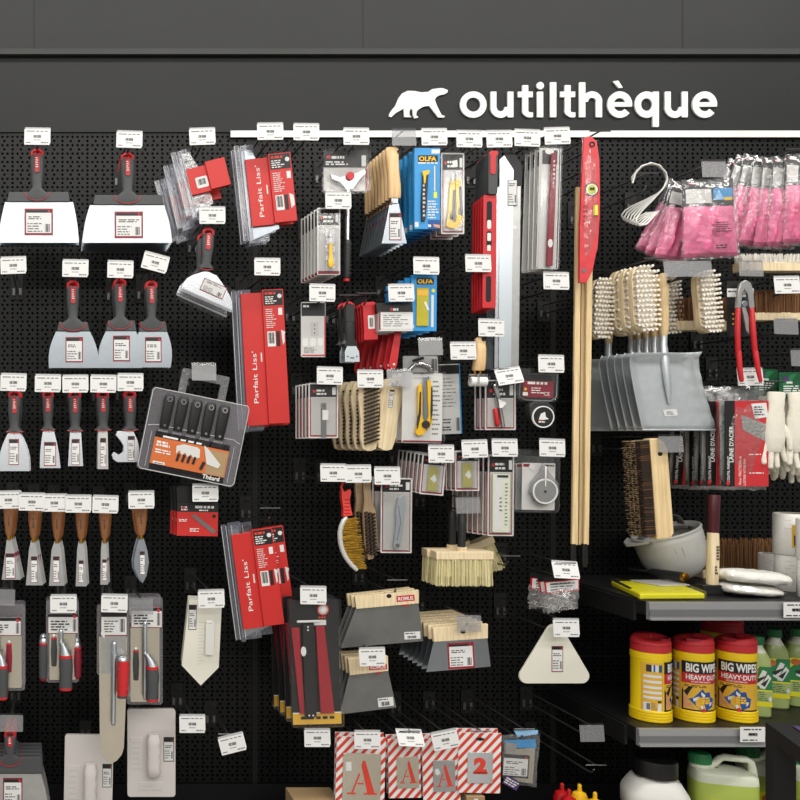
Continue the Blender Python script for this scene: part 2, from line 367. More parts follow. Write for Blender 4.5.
wbox('trim_1', XL, XR, -.022, .09, Z(57.5), Z(52), 'ledge_paint', 'structure')
wbox('trim_2', X(230), XR, -.010, -.0045, Z(138.3), Z(131.8), 'sign_white', 'structure')
ys = [133.4, 270, 401, 530, 656, 783]
for i in range(5):
    bb = B(None); bb.ox, bb.oy = CX, CY; bb.u = S
    bb.m('pegboard').box(-160, ys[i] + .5, 1010, ys[i+1] - .4, 0, 18)
    bb.m('lip').box(-160, ys[i], 1010, ys[i] + .5, -.6, 18)
    o = bb.done('wall_pegboard'); o['kind'] = 'structure'; o.location = (0, 0, CZ)
wbox('wall_back_lining', XL, XR, .02, .09, 0, Z(133), 'base_black', 'structure')
wbox('baseboard_back', XL, XR, -.002, .02, .0, Z(783.5), 'base_black', 'structure')
for j, px in enumerate((255, 553)):
    bb = B(None); bb.ox, bb.oy = CX, CY; bb.u = S
    bb.m('black_metal').box(px - 2.6, 140, px + 2.6, 783, -1.2, 10); bb.m('seam_dark')
    for q in range(140, 780, 9): bb.box(px - .7, q, px + .7, q + 5, -1.8, -1)
    o = bb.done('trim_%d' % (3 + j)); o['kind'] = 'structure'; o.location = (0, 0, CZ)
wbox('floor', XL - 1, XR + 1, -9, .1, -.05, 0, 'floor_tile', 'structure')
# ================================================================ the sign
def letter(name, label, cat, x, y): return thing(name, label, cat, x, y, .005, group='raised white letters of the sign' if cat == 'letter' else None)
DEP = [-5.0]
def dep(): DEP[0] += .12; return DEP[0]
def stem_(b, x0, x1, y0, y1): b.rr(x0 + .2, y0, x1 - .2, y1, .5, dep(), 0, 2)
def sign():
    XH, BL = 92.2, 117.8; TH = 6.2
    def start(ch, nth, x):
        DEP[0] = -5.0
        t = letter('sign_letter', f'white raised letter {ch}, {nth} of the large sign word', 'letter', x, BL); b = B(t, 1); b.m('sign_white'); return t, b
    def fin(t, b): b.done('letter_body', t)
    def bowl(b, cx, rx, ry=13.2, cy=105.2, a0=0, a1=360): b.ring(cx, cy, rx, rx - TH, dep(), 0, a0, a1, 40, ry / rx)
    t, b = start('o', 'first', 472); bowl(b, 472.5, 13.3); fin(t, b)
    for nth, x0 in (('second', 489.6), ('tenth', 663.6)):
        t, b = start('u', nth, x0 + 11); x1 = x0 + 23.2; stem_(b, x0, x0 + TH, XH, 108); stem_(b, x1 - TH, x1, XH, BL)
        b.ring(x0 + 10.2, 107.6, 10.2, 10.2 - TH, dep(), 0, 0, 180, 24, 1.06); fin(t, b)
    for nth, x0 in (('third', 521.3), ('sixth', 563.6)):
        t, b = start('t', nth, x0 + 3); stem_(b, x0, x0 + 6.3, 85.8, 111.5); b.box(x0 - 4.2, XH, x0 + 10.6, 97.8, dep(), 0)
        b.ring(x0 + 8.2, 111, 8.2, 2.2, dep(), 0, 75, 180, 14, .85); b.box(x0 + 7.9, 112.9, x0 + 10.9, 117.4, dep(), 0); fin(t, b)
    t, b = start('i', 'fourth', 539.3); stem_(b, 536, 542.5, XH, BL); b.disc(539.4, 86.3, 3.7, dep(), 0); fin(t, b)
    t, b = start('l', 'fifth', 552.3); stem_(b, 549, 555.6, 82.9, BL); fin(t, b)
    t, b = start('h', 'seventh', 590); stem_(b, 578, 584.6, 82.9, BL); b.ring(591.1, 102.4, 10.2, 10.2 - TH, dep(), 0, 180, 360, 24, 1.03); stem_(b, 594.7, 601.3, 102, BL); fin(t, b)
    for nth, cx, ch in (('eighth', 618.8, 'e with a grave accent'), ('last', 703.6, 'e')):
        t, b = start(ch, nth, cx); bowl(b, cx, 12.4, 13.2, 105.2, 40, 358); b.box(cx - 8, 102.8, cx + 12.2, 107.2, dep(), 0)
        if 'grave' in ch: b.prism([(cx - 7, 82), (cx - 1.5, 81.2), (cx + 3, 88.2), (cx - 1, 88.6)], dep(), 0)
        fin(t, b)
    t, b = start('q', 'ninth', 645); bowl(b, 645.5, 11.8); stem_(b, 651.4, 658, XH, 127.3); fin(t, b)
    t = letter('bear_emblem', 'white walking bear silhouette before the sign word', 'emblem', 415, 118); b = B(t, 1); b.m('sign_white')
    pts = [(38,188),(37,178),(48,160),(65,140),(80,105),(95,85),(120,73),(150,74),(180,80),(210,78),(228,66),(255,62),(275,61),(298,70),(297,80),(285,88),(265,92),(250,98),(240,112),(250,140),(262,165),(270,180),(285,186),(280,192),(255,191),(235,165),(215,140),(190,143),(170,155),(160,165),(158,182),(168,190),(150,196),(143,178),(142,160),(135,150),(128,165),(128,182),(137,190),(105,190),(102,152),(70,170),(52,185),(48,190)]
    b.prism([(380 + x / 4.444, 75 + y / 4.444) for x, y in pts], -5, 0); b.done('emblem_body', t)
sign()
# ================================================================ hooks and their price tags
def tag_mesh():
    t = bpy.data.objects.new('price_tag', None); COL.objects.link(t); INFO[t.name] = (0, 0, k(.285))
    b = B(t); b.m('paper').rr(-12.6, -7.6, 12.6, 8.6, .6, -.4, .4, 2)
    b.m('ink_soft').lines(-10.5, -6.2, 11, -4.6, 1, -.7, .55, 2); b.m('ink').barcode(-3.5, -1.4, 4.5, 1.4, -.7, 10); b.m('ink_soft').lines(-3, 2.8, 5, 4.4, 1, -.7, .4, 5); b.lines(-11, 5.2, -4, 7.4, 1, -.7, .5, 4); b.lines(4, 5.2, 12, 7.4, 1, -.7, .5, 6); b.done('printed_card', t)
    b = B(t); b.m('white').rr(-11.6, -9.4, 13.4, 6.6, .6, 1.0, 1.6, 2); b.done('rear_card', t)
    b = B(t); b.m('clear_grey').rr(-12.4, -9.8, 13, -6.8, .4, .6, 1.6, 2); b.done('clear_sleeve', t); return t
def holder_mesh():
    t = bpy.data.objects.new('label_holder', None); COL.objects.link(t); INFO[t.name] = (0, 0, k(.285))
    b = B(t); b.m('clear_grey').rr(-12, -7.6, 12, 8.4, .6, -.5, .5, 2); b.done('clear_plate', t); b = B(t); b.m('clear').rr(-12, -9.6, 12, -6.6, .5, -1.6, 1.4, 2); b.done('clip_edge', t); return t
TAG0, HOLD0 = tag_mesh(), holder_mesh(); FIRST = {'w': TAG0, 'c': HOLD0}; USED = set()
def tag(px, py, what, rot=None, kind='w', d=.285, skew=0, rz=0):
    proto = FIRST[kind]
    if kind in USED: o = copytree(proto)
    else: o = proto; USED.add(kind)
    o.location = P(px, py, d); o.rotation_euler = (math.radians(-6 + skew), math.radians(R.uniform(-2, 2) if rot is None else rot), math.radians(rz))
    if kind == 'w': tagp(o, 'white price tag over ' + what, 'price tag', 'white price tags at the hook tips')
    else: tagp(o, 'empty clear label holder over ' + what, 'label holder', 'empty clear label holders at the hook tips')
    return o
def hook(px, ptop, what, d=.28, low=16, arm=True):
    """peg hook: plate on the wall, product prong with upturned tip, label arm with a T bar; px, ptop is the T bar's place in the photo"""
    u = k(d); x = (px - CX) * u; zt = CZ + (CY - ptop) * u
    t = bpy.data.objects.new('peg_hook', None); COL.objects.link(t); t.location = (x, 0, zt); INFO[t.name] = (0, 0, S)
    bare = [q for q in ('a bare hook ', 'a bare long hook ', 'an empty hook ', 'the bare hook ', 'nothing, ', 'nothing but ') if what.startswith(q)]
    tagp(t, ('empty black peg hook ' + what[len(bare[0]):]) if bare else 'black peg hook carrying ' + what, 'hook', 'black peg hooks on the board')
    lo = low * u / S; e = -d * 1000
    b = B(t); b.m('black_metal').rr(-6, -3, 6, lo + 8, 1, -4, -.5); b.m('hook_metal').box(-4.5, lo - 3, -2, lo + 4, -9, -4).box(2, lo - 3, 4.5, lo + 4, -9, -4); b.done('base_plate', t)
    b = B(t); b.m('hook_metal').tube([(0, lo, -3), (0, lo, e + 30), (0, lo - 1, e + 16), (0, lo - 4.5, e + 8)], 2.4, 6); b.done('prong', t)
    if arm:
        b = B(t); b.m('hook_metal').tube([(0, 1, -3), (0, 1, e + 2)], 2.0, 6).tube([(-9, 1, e), (9, 1, e)], 1.6, 6); b.done('label_arm', t)
    return t
def ht(px, py, what, rot=None, kind='w', d=.28, low=16, skew=0, rz=0, hx=None):
    hook(px if hx is None else hx, py - 8, what, d, low); return tag(px, py, what, rot, kind, d + .007, skew, rz)
# ================================================================ grey and red handled spatulas
DF = .25                                                            # usual depth of the front article
def soft_handle(t, cx, y0, y1, hw, collar=0, text=True, stripe=.55, red_dot=False):
    h = y1 - y0; b = B(t, 1); b.m('grip')
    secs = [(y0 + 5, cx, hw*.78, 7), (y0 + 6.5, cx, hw*.95, 9), (y0 + h*.45, cx, hw, 11), (y0 + h*.72, cx, hw*.84, 10), (y0 + h*.88, cx, hw*.72, 9)]
    secs += [(y1 - 2.5, cx, hw*.95, 9), (y1, cx, hw*1.3, 8)] if not collar else [(y1 - 4, cx, hw*.9, 9), (y1 - 1, cx, collar*.75, 8), (y1 + 3, cx, collar, 7), (y1 + 7, cx, collar*.9, 6), (y1 + 9, cx, collar*.5, 5)]
    b.loft(secs, 16, 2.5, 6); b.done('handle', t)
    b = B(t, 1); b.m('red').tube([(cx - hw*.72, y0 + 6.6, 5), (cx - hw*.7, y0 + 2.6, 5), (cx - hw*.3, y0 + .9, 5), (cx + hw*.3, y0 + .9, 5), (cx + hw*.7, y0 + 2.6, 5), (cx + hw*.72, y0 + 6.6, 5)], 4.6, 8); b.done('hang_loop', t)
    b = B(t, 1); b.m('red').rr(cx - 2.2, y0 + 5.5, cx + 2.4, y0 + h*stripe, 2, -6.8, 0, 4); b.m('white')
    if text:
        b.lines(cx - 1.2, y0 + h*.2, cx + 1.4, y0 + h*.45, 5, -7.1, .5, 3)
    b.done('grip_inlay', t)
def outline_seam(t, pts, dm=-5):
    b = B(t, 1); b.m('red').tube([(x, y, dm) for x, y in pts], .9, 5, False); b.done('red_seam', t)
def blade_part(t, pts, mat='steel', f=6, lab=None, extra=None, tilt=0):
    b = B(t, 1); b.m(mat).prism(pts, f, f + 1.4)
    o = b.done('blade', t)
    if lab:
        b = B(t, 1); b.sticker(*lab, f - .4); b.done('label_sticker', o)
    return o
def curve(p0, p1, bul, n=6):                                        # side of a blade: from p0 to p1, bulging by bul px
    out = []
    for i in range(n + 1):
        q = i / n; out.append((p0[0] + (p1[0] - p0[0])*q + bul*math.sin(PI*q), p0[1] + (p1[1] - p0[1])*q))
    return out
def wide_spatula(cx, y0, y1, hw, bar, bl, lab, label, n, step=22, drift=(0, 0), mat='steel', d=DF):
    t = thing('spatula', label, 'spatula', cx, y0, d, 0, 0, -2, 'spatulas with grey and red handles')
    bx0, bx1, by0, by1, col = bar
    soft_handle(t, cx, y0, by0 - 1 + 2, hw, col)
    b = B(t, 1); b.m('grip').prism([(bx0, by0), (bx1, by0), (bx1 + 2, by1), (bx0 - 2, by1)], 1.5, 9.5); b.done('blade_holder', t, 1.2)
    outline_seam(t, [(cx - col, by0 + .5), (cx - col*.9, by0 + 5), (cx - col*.5, by0 + 8), (cx, by0 + 9), (cx + col*.5, by0 + 8), (cx + col*.9, by0 + 5), (cx + col, by0 + .5)], 0)
    (a0, a1, ya), (b0, b1, yb), bul = bl
    blade_part(t, curve((a0, ya), (b0, yb), -bul) + curve((b1, yb), (a1, ya), bul), mat, 5, lab)
    return stack(t, n, step, drift)
wide_spatula(37, 149, 195, 6.8, (9, 68, 192, 202, 12), ((5, 73, 202), (-2, 79, 243), 1), (24.5, 208.5, 53, 235.5), 'widest steel spatula hung at the top corner of the board', 2, 26)
wide_spatula(127.5, 153, 197, 7, (95, 162, 195, 205, 13), ((90, 164, 205), (82.5, 172, 243), 1.5), (114.5, 211.5, 143, 238.5), 'wide steel spatula beside the widest one of the top row', 5, 25)
wide_spatula(73, 281, 324, 6.4, (59, 87.5, 322, 331, 13), ((56, 90, 331.5), (49, 98.5, 368), 3), (65.5, 337, 83, 362.5), 'broad scraper spatula, first of three in the second row', 2, 25)
wide_spatula(120, 279, 322, 6.6, (108, 134.5, 320.5, 331, 12), ((106, 136, 331), (98.5, 142, 368), 3), (113, 335.5, 130, 361.5), 'broad scraper spatula, middle of three in the second row', 3, 25)
wide_spatula(151.5, 281, 323, 6.2, (140.5, 165.5, 321.5, 331.5, 12), ((139, 167, 331.5), (137, 170.5, 367.5), 3), (145, 337, 161.5, 362.5), 'broad scraper spatula, last of three in the second row', 2, 25, d=.235)
wide_spatula(10, 731, 770, 6, (-13, 41, 757, 773, 11), ((-15, 41, 774), (-26, 50, 815), 1), (3, 778, 22.5, 806), 'wide dull spatula at the bottom corner beneath the blistered trowels', 5, 24, (0, 0), 'steel_dull')
def narrow_spatula(cx, y0, y1, hw, pts, lab, label, n, step=20, mat='steel_bright', drift=(0, 0)):
    t = thing('scraper', label, 'scraper', cx, y0, DF, 0, 0, -5, 'narrow scrapers of the third row')
    soft_handle(t, cx, y0, y1, hw)
    outline_seam(t, [(cx - hw*1.25, y1), (cx, y1 + 1.2), (cx + hw*1.25, y1)], -2)
    blade_part(t, pts, mat, 5, lab); return stack(t, n, step, drift)
narrow_spatula(14.5, 391, 432, 6.6, curve((8, 433), (-1, 471), -3) + curve((29.5, 471), (20, 433), 3), (9, 439, 19, 465), 'fan shaped scraper, first in the third row', 3, 14, drift=(.6, 0))
narrow_spatula(48, 391, 430, 5.8, curve((43, 431), (40, 468), -1) + curve((60.5, 468), (54, 431), 1), (44, 442, 56, 466), 'scraper with slightly flared blade, second in the third row', 2, 14)
narrow_spatula(75, 391, 431, 6.5, [(70, 432), (68, 466), (83, 466), (81, 432)], (71.5, 439, 79.5, 465), 'scraper with narrow straight blade, third in the third row', 2, 14)
narrow_spatula(103, 391, 430, 6.5, [(98, 431), (97.5, 469), (108, 469), (107.5, 431)], (100, 438, 106, 467), 'scraper with chisel thin blade, fourth in the third row', 4, 16, 'steel_dull')
hk = [(118, 431), (116, 435), (120, 440), (123.5, 446), (123, 452), (119, 455), (114, 452), (112, 455), (113, 459), (117, 462), (138, 462)] + curve((138, 460), (133, 431), 3)
narrow_spatula(130, 391, 430, 6.5, hk, (127.5, 436, 134.5, 461), 'painter multitool with hooked notch blade, last in the third row', 3, 12)
# the spatula with a plastic blade guard, swung aside
t = thing('spatula', 'fan bladed spatula in a clear guard, swung sideways beside the red boxes', 'spatula', 209, 228, .28, 4, group='spatulas with grey and red handles')
soft_handle(t, 209, 228, 268, 6.3); outline_seam(t, [(202.5, 269), (209, 270.5), (215.5, 269)], -2)
b = B(t, 1); b.rot(208, 270, 20).m('steel_bright').prism(curve((210, 270), (195, 298), -7) + curve((250, 298), (221, 270), 7), 5, 6.4); o = b.done('blade', t)
b = B(t, 1); b.rot(208, 270, 20).sticker(211, 277, 236, 290, 4.6, 0); b.done('label_sticker', o)
b = B(t, 1); b.rot(208, 270, 20).m('clear').box(196, 276, 248, 302, 1, 9); b.m('chrome').box(194, 295.5, 250, 297.5, 3.5, 4.5); b.done('blade_guard', t)
stack(t, 2, 30, (-3, 3))
# ================================================================ wooden handled filling knives
def filling_knife(cx, y0, pts, lab, label, n=3, fer=536, drift=(1.6, 0), mat='steel_dull', hw=5.6):
    t = thing('filling_knife', label, 'filling knife', cx, y0, DF, 0, 0, -6, 'wooden handled filling knives in a row')
    b = B(t, 1); b.m('wood_brown').loft([(y0, cx, hw*.8, 7), (y0 + 2, cx, hw, 9), (y0 + 12, cx, hw*.92, 9), (y0 + 25, cx, hw*.62, 7), (fer, cx, hw*.42, 5)], 14, 2.2, 5)
    b.m('ink').lines(cx - 1, y0 + 8, cx + 1, y0 + 18, 4, -5.2, .5, 1); b.done('handle', t)
    b = B(t, 1); b.m('brass').loft([(fer - .5, cx, 2.2, 4.5), (fer + 4, cx, 2, 4)], 12, 2, 5); b.done('ferrule', t)
    blade_part(t, pts, mat, 4.5, lab); return stack(t, n, 20, drift)
for cx, y0, pts, lab, name in (
  (9, 508, [(7, 538), (2, 579), (21, 579), (11.5, 538)], (5.5, 553, 15.5, 578), 'widest triangular blade, first of its row'),
  (33.5, 510, [(31, 540), (29, 550), (26, 584.5), (43, 584.5), (37, 550), (35.5, 540)], (31, 556, 37.5, 582), 'flared blade, second of its row'),
  (57, 511, [(54.5, 541), (51.5, 550), (49, 585), (64.5, 585), (61, 550), (59, 541)], (53, 556, 59.5, 582), 'straight broad blade, third of its row'),
  (81, 511, [(78.5, 541), (77, 550), (75.5, 585.5), (86.5, 585.5), (84.5, 550), (83, 541)], (78.5, 560, 83.5, 582), 'slim blade, fourth of its row'),
  (104.5, 511, [(102, 540), (100.8, 550), (100, 584), (107.5, 584), (106.5, 550), (105.8, 540)], (102, 559, 106.5, 580), 'slimmest blade, fifth of its row')):
    filling_knife(cx, y0, pts, lab, 'wooden handled filling knife with ' + name, fer=y0 + 28)
filling_knife(141, 506, [(139, 538), (136, 548), (133.5, 560), (134, 568), (138, 577), (142, 582.5), (146, 575), (148.5, 562), (147, 550), (143.5, 538)], (139.5, 551, 144.5, 574), 'wooden handled filling knife with pointed leaf blade, apart from the row', 2, 535, (-1.5, 0), 'steel', 7)
# ================================================================ blistered trowels and floats of the lowest rows
def trowel_pack(cx, label, x0, x1, y0, y1, hd, post, grip, n, twin=None, cardmat='steel_warm'):
    t = thing('packed_trowel', label, 'trowel', cx, y0, DF, 0, 0, 0, 'finishing trowels in clear packs')
    b = B(t, 1); b.m('clear_smoke').rr(x0, y0, x1, y1, 3, 3, 7); b.done('clear_shell', t)
    b = B(t, 1); b.m(cardmat).rr(x0 + 3.5, hd[3], x1 - 3.5, y1 - 3, 1, 1.2, 2.6); b.done('trowel_plate', t)
    b = B(t, 1); b.m('burgundy').rect(hd[0], hd[1], hd[2], hd[3] + .8, 0).m('paper').rect(hd[0] + .4, hd[1] + 1.5, hd[2] - .4, hd[3], -.3).m('black_print').rect(hd[0], hd[1], hd[2], hd[1] + 3, -.4)
    b.m('red_print').disc(hd[2] - 3.5, hd[1] + 2.5, 1.7, -.7).m('ink').lines(hd[0] + 3, hd[1] + 6, hd[2] - 8, hd[3] - 2, 4, -.6, .5).barcode(hd[2] - 5, hd[1] + 5, hd[2] - 1.5, hd[3] - 1.5, -.6, 5); b.done('header_label', t)
    px_, py0, py1 = post; b = B(t, 1); b.m('alu').cap([(px_, py0, -14), (px_, py1, -14)], 5.5, 10).tube([(px_, (py0+py1)/2, -14), (px_, (py0+py1)/2, 2)], 4); b.done('post', t)
    gx, g0, g1, gw, bent = grip
    b = B(t, 1); b.m('alu').loft([(g0 - 13, px_ + .3, 2.6, 8), (g0 - 8, (px_ + gx)/2 + .4, 3.8, 10), (g0, gx, gw*.95, 14)], 14, 2.2, -26) if bent else b.m('alu').ell(gx, g0 - 1, -26, gw*.9, 5, 12)
    b.m('red').loft([(g0 - 1, gx, gw*.98, 14.3), (g0 + 1.8, gx, gw, 14.6)], 14, 2.3, -26)
    b.m('grip' if bent else 'red').loft([(g0 + 1.8, gx, gw*.96, 14), (g0 + 9, gx + .3, gw*1.04, 15), (g0 + 20, gx + .3, gw*.95, 14.5), (g1 - 3, gx, gw, 14)], 14, 2.5, -26)
    b.m('red' if bent else 'grip').loft([(g1 - 3, gx, gw, 14.2), (g1 - .6, gx, gw*.95, 13.5), (g1 + .2, gx, gw*.6, 9)], 14, 2.5, -26); b.done('handle', t)
    if twin:
        for (sx, s0, s1, m1) in twin:
            b = B(t, 1); b.m('alu').ell(sx, s0, 10, 4.2, 5, 10); b.m('red').loft([(s0 + .5, sx, 4.5, 10.4), (s0 + 2.4, sx, 4.6, 10.6)], 12, 2.5, 10); b.m('grip' if m1 != 'burgundy' else m1).loft([(s0 + 2.4, sx, 4.5, 10), (s0 + 14, sx, 4.9, 11), (s1 - 3, sx, 4.4, 10)], 12, 2.5, 10); b.m('red_deep').loft([(s1 - 3, sx, 4.4, 10), (s1, sx, 2.6, 6)], 12, 2.5, 10); b.done('side_handle', t)
    return stack(t, n, 46)
trowel_pack(3, 'packed finishing trowel cut by the picture edge, first of its row', -22, 25, 604, 691, (-18, 618, 21, 635), (-1.5, 633, 662), (3, 663, 696, 5.4, True), 2, [(9, 643, 675, 'burgundy')])
trowel_pack(63, 'packed finishing trowel with grey handle, second of its row', 46, 79, 600, 683, (48, 614, 78, 633), (61, 630, 644), (65.5, 653, 687, 6.6, True), 2, [(43.5, 643, 682, 'grip'), (77, 647, 680, 'burgundy'), (54, 637, 669, 'maroon')])
trowel_pack(147, 'packed plastering trowel with long steel post, last of its row', 127, 163, 597, 705, (131, 608, 162, 627), (144.5, 622, 696), (151, 664, 698, 6.4, True), 2, [(136, 650, 683, 'maroon')])
t = thing('tongue_trowel', 'long tongue trowel with rounded tip and red handle in open pack', 'trowel', 113, 606, .285)
b = B(t, 1); b.m('steel_warm').prism([(99, 637), (99.5, 700), (100, 748), (102, 756), (106, 761), (111, 764.5), (117, 761), (122, 755), (124, 748), (126, 700), (127.5, 637)], 3, 5); b.done('blade', t)
b = B(t, 1); b.m('clear_smoke').rr(97, 605, 129, 676, 2.5, 6, 10); b.m('steel_dull').rect(101, 634, 126, 674, 2.5); b.done('clear_shell', t)
b = B(t, 1); b.m('burgundy').rect(101, 613, 127, 636, 1.2).m('paper').rect(101.4, 615, 126.6, 635, .9).m('black_print').rect(101.4, 613, 126.6, 617, .7).m('ink').lines(104, 620, 118, 633, 5, .6, .4).barcode(120, 619, 125, 632, .6, 5); b.done('header_label', t)
b = B(t, 1); b.m('paper').prism([(102, 628), (105, 631), (104.5, 639), (100.8, 634)], .4, .8); b.done('torn_sticker', t)
b = B(t, 1); b.m('alu').cap([(114, 643, -9), (113, 722, -9)], 5.6, 10).tube([(113.5, 692, -9), (113.5, 692, 4)], 4); b.done('post', t)
b = B(t, 1); b.m('alu').ell(122, 658, -24, 5, 4.5, 12); b.m('red').loft([(658, 122.5, 5.4, 13), (665, 122.6, 6, 14), (685, 122, 5.6, 14), (692, 121.5, 5.2, 13)], 14, 2.5, -24)
for q in range(5): b.m('red').tube([(117.6, 665 + q*5, -34), (127.3, 665 + q*5, -34)], 1.5, 5)
b.m('grip').loft([(691.5, 121.5, 5.1, 13), (694.5, 121.3, 5, 12)], 14, 2.5, -24); b.done('handle', t)
def float_board(x0, x1, y0, y1, hx0, hx1, hy0, hy1, st, label):
    t = thing('plaster_float', label, 'float', (x0 + x1)/2, y0, .19, 0 if x0 > 100 else 1, group='white plastic plaster floats')
    b = B(t, 1); b.m('float_white').rr(x0, y0, x1, y1, 3, 0, 10)
    b.rr(x0 + 3, y0 + (y1-y0)*.32, x0 + 15, y0 + (y1-y0)*.68, .8, -1, 0).rr(x0 + 12, y1 - 15, x1 - 13, y1 - 7, .8, -1, 0)
    b.m('card_grey').lines(x0 + 5, y0 + (y1-y0)*.35, x0 + 13, y0 + (y1-y0)*.65, 5, -1.3, .35, 2).lines(x0 + 14, y1 - 13, x1 - 15, y1 - 9, 1, -1.3, .35, 3); b.done('board', t, 1)
    b = B(t, 1); b.m('float_white'); h = hy1 - hy0
    b.loft([(hy0, (hx0+hx1)/2, (hx1-hx0)*.36, 8)] + [(hy0 + h*q/8, (hx0+hx1)/2 - .3 + .5*(q % 2), (hx1-hx0)*(.5 if q % 2 else .44), 15) for q in range(1, 8)] + [(hy1, (hx0+hx1)/2, (hx1-hx0)*.36, 8)], 16, 3.4, -12)
    b.box((hx0+hx1)/2 - 2, hy0 + 3, (hx0+hx1)/2 + 2, hy1 - 3, -14, 1); b.done('handle', t)
    b = B(t, 1); b.sticker(*st, -.4, .2, 'black_print'); b.done('label_sticker', t); return t
float_board(65, 113.5, 735, 830, 84, 97.5, 762, 812, (103, 763.5, 112.3, 787), 'white plastic plaster float half hidden by the tongue trowel tip')
float_board(127.5, 175.5, 709, 797, 146, 160, 732.5, 775, (163.5, 737, 174, 761.5), 'white plastic plaster float fully in view below the packed trowels')
# pointed float
t = thing('pointed_float', 'white pointed plastic float with embossed scale', 'float', 203, 600, DF, 1.5, group='white pointed plastic floats')
b = B(t, 1); b.m('ivory').prism([(189, 600), (222, 600), (220.5, 667), (203, 685.5), (183.5, 666)], 0, 5); b.m('card_grey')
for q in range(14): b.rect(199, 622 + q*3.2, 203 if q % 2 else 205.5, 622.7 + q*3.2, -.3)
b.done('board', t)
b = B(t, 1); b.m('plastic_white').rr(206, 621, 214.5, 654, 2, -9, -4).box(208, 623, 212.5, 652, -5, 0).ell(210, 621.5, -6, 4.6, 1.8, 4); b.done('handle', t)
b = B(t, 1); b.sticker(189, 605, 197, 630, -.4, .2, 'black_print'); b.done('label_sticker', t)
stack(t, 3, 26, (1.2, 0))
# ================================================================ Théard knife set in its carrying case
t = thing('knife_set_case', 'clear carrying case with five black japanese spatulas and orange card', 'tool case', 193.5, 437, .31, 11.5)
b = B(t); b.m('clear_smoke').rr(-49, -41, 49, 41, 3, 0, 14).rr(-49.8, -41.8, 49.8, 41.8, 3, 9, 11); b.m('card_grey').tube([(-47, -41, 0), (47, -41, 0), (49, -38, 0), (49, 38, 0), (46, 41, 0), (-46, 41, 0), (-49, 38, 0), (-49, -38, 0), (-47, -41, 0)], 1.0, 5).tube([(-47, -3, 0), (-38, -5, 0), (40, -5, 0), (47, -2, 0)], .7, 5).tube([(-42, 2, 0), (-42, 38, 0)], .5, 5).tube([(42, 2, 0), (42, 38, 0)], .5, 5); b.done('case_shell', t)  # grey tubes stand in for the bright gleam on the case edges
b = B(t); b.m('clear_soft').box(-24, -63, -16.5, -40, 2, 12).box(16.5, -63, 24, -40, 2, 12).rr(-24, -66, 24, -57, 2, 2, 12); b.done('carry_handle', t)
b = B(t); b.m('black_print').rect(-38, 1, 38, 40, 0).m('orange').rect(-38, 7, 38, 34, -.4).m('cardboard').rect(18, 9, 37, 33.5, -.8)
b.m('card_light').prism([(-15, 12), (-8, 9), (6, 9.5), (9, 11), (10, 19), (5, 22), (1, 17.5), (-2, 21), (-5, 17), (-8, 20), (-11, 16), (-14, 20)], -1.4, -1).prism([(12, 6), (17, 9), (32, 22), (30, 26), (18, 24)], -1.6, -1.2)
b.m('black_print'); [b.prism([(x, 19), (x + 2.6, 19.6), (x + 1.4, 27), (x - 1.2, 26.6)], -1.8, -1.4) for x in (-12, -6.5, -1, 4.5)]; b.prism([(14, 22), (17, 23), (14.5, 31), (11.5, 30)], -1.8, -1.4)
b.m('white').lines(-30, 4, 10, 6.6, 1, -.8, .7, 2).lines(-35, 10, -19, 16, 2, -.8, .7, 3).lines(-35, 18, -17, 23, 2, -.8, .5, 5).rect(-35, 31, -23, 33.5, -.9); b.m('ink').barcode(-34, 32, -24, 33, -1.2, 9)
b.m('white').text('Théard', 25, 36.3, 4.4, -.8, 0, .02); b.done('printed_card', t)
for i in range(5):
    x = -31 + i * 14; b = B(t); b.m('black_plastic').loft([(-37.5, x, 3.4, 3), (-35.5, x, 5, 5), (-31, x, 5.6, 6), (-12, x, 5.2, 6), (-4, x, 4.6, 5), (-2, x, 4.4, 4)], 14, 3, -2)
    o = b.done('spatula_handle', t)
    b = B(t); b.m('chrome').ring(x, -32, 2.8, 1.6, -10.4, -7, n=16).disc(x, -5.6, 1.3, -9, -5, 10); b.done('rivet', o)
    b = B(t); b.m('steel_dull').prism([(x - 4, -3), (x + 4, -3), (x + 6, 6), (x - 6, 6)], 1, 2); b.done('spatula_blade', t)
tag(204, 372, 'x', 0, 'c', .32); o = [q for q in bpy.data.objects if q.get('label') == 'empty clear label holder over x'][0]; o['label'] = 'empty clear label holder over the carrying case handle'
hook(204, 364, 'the clear carrying case of black spatulas', .31, 10)
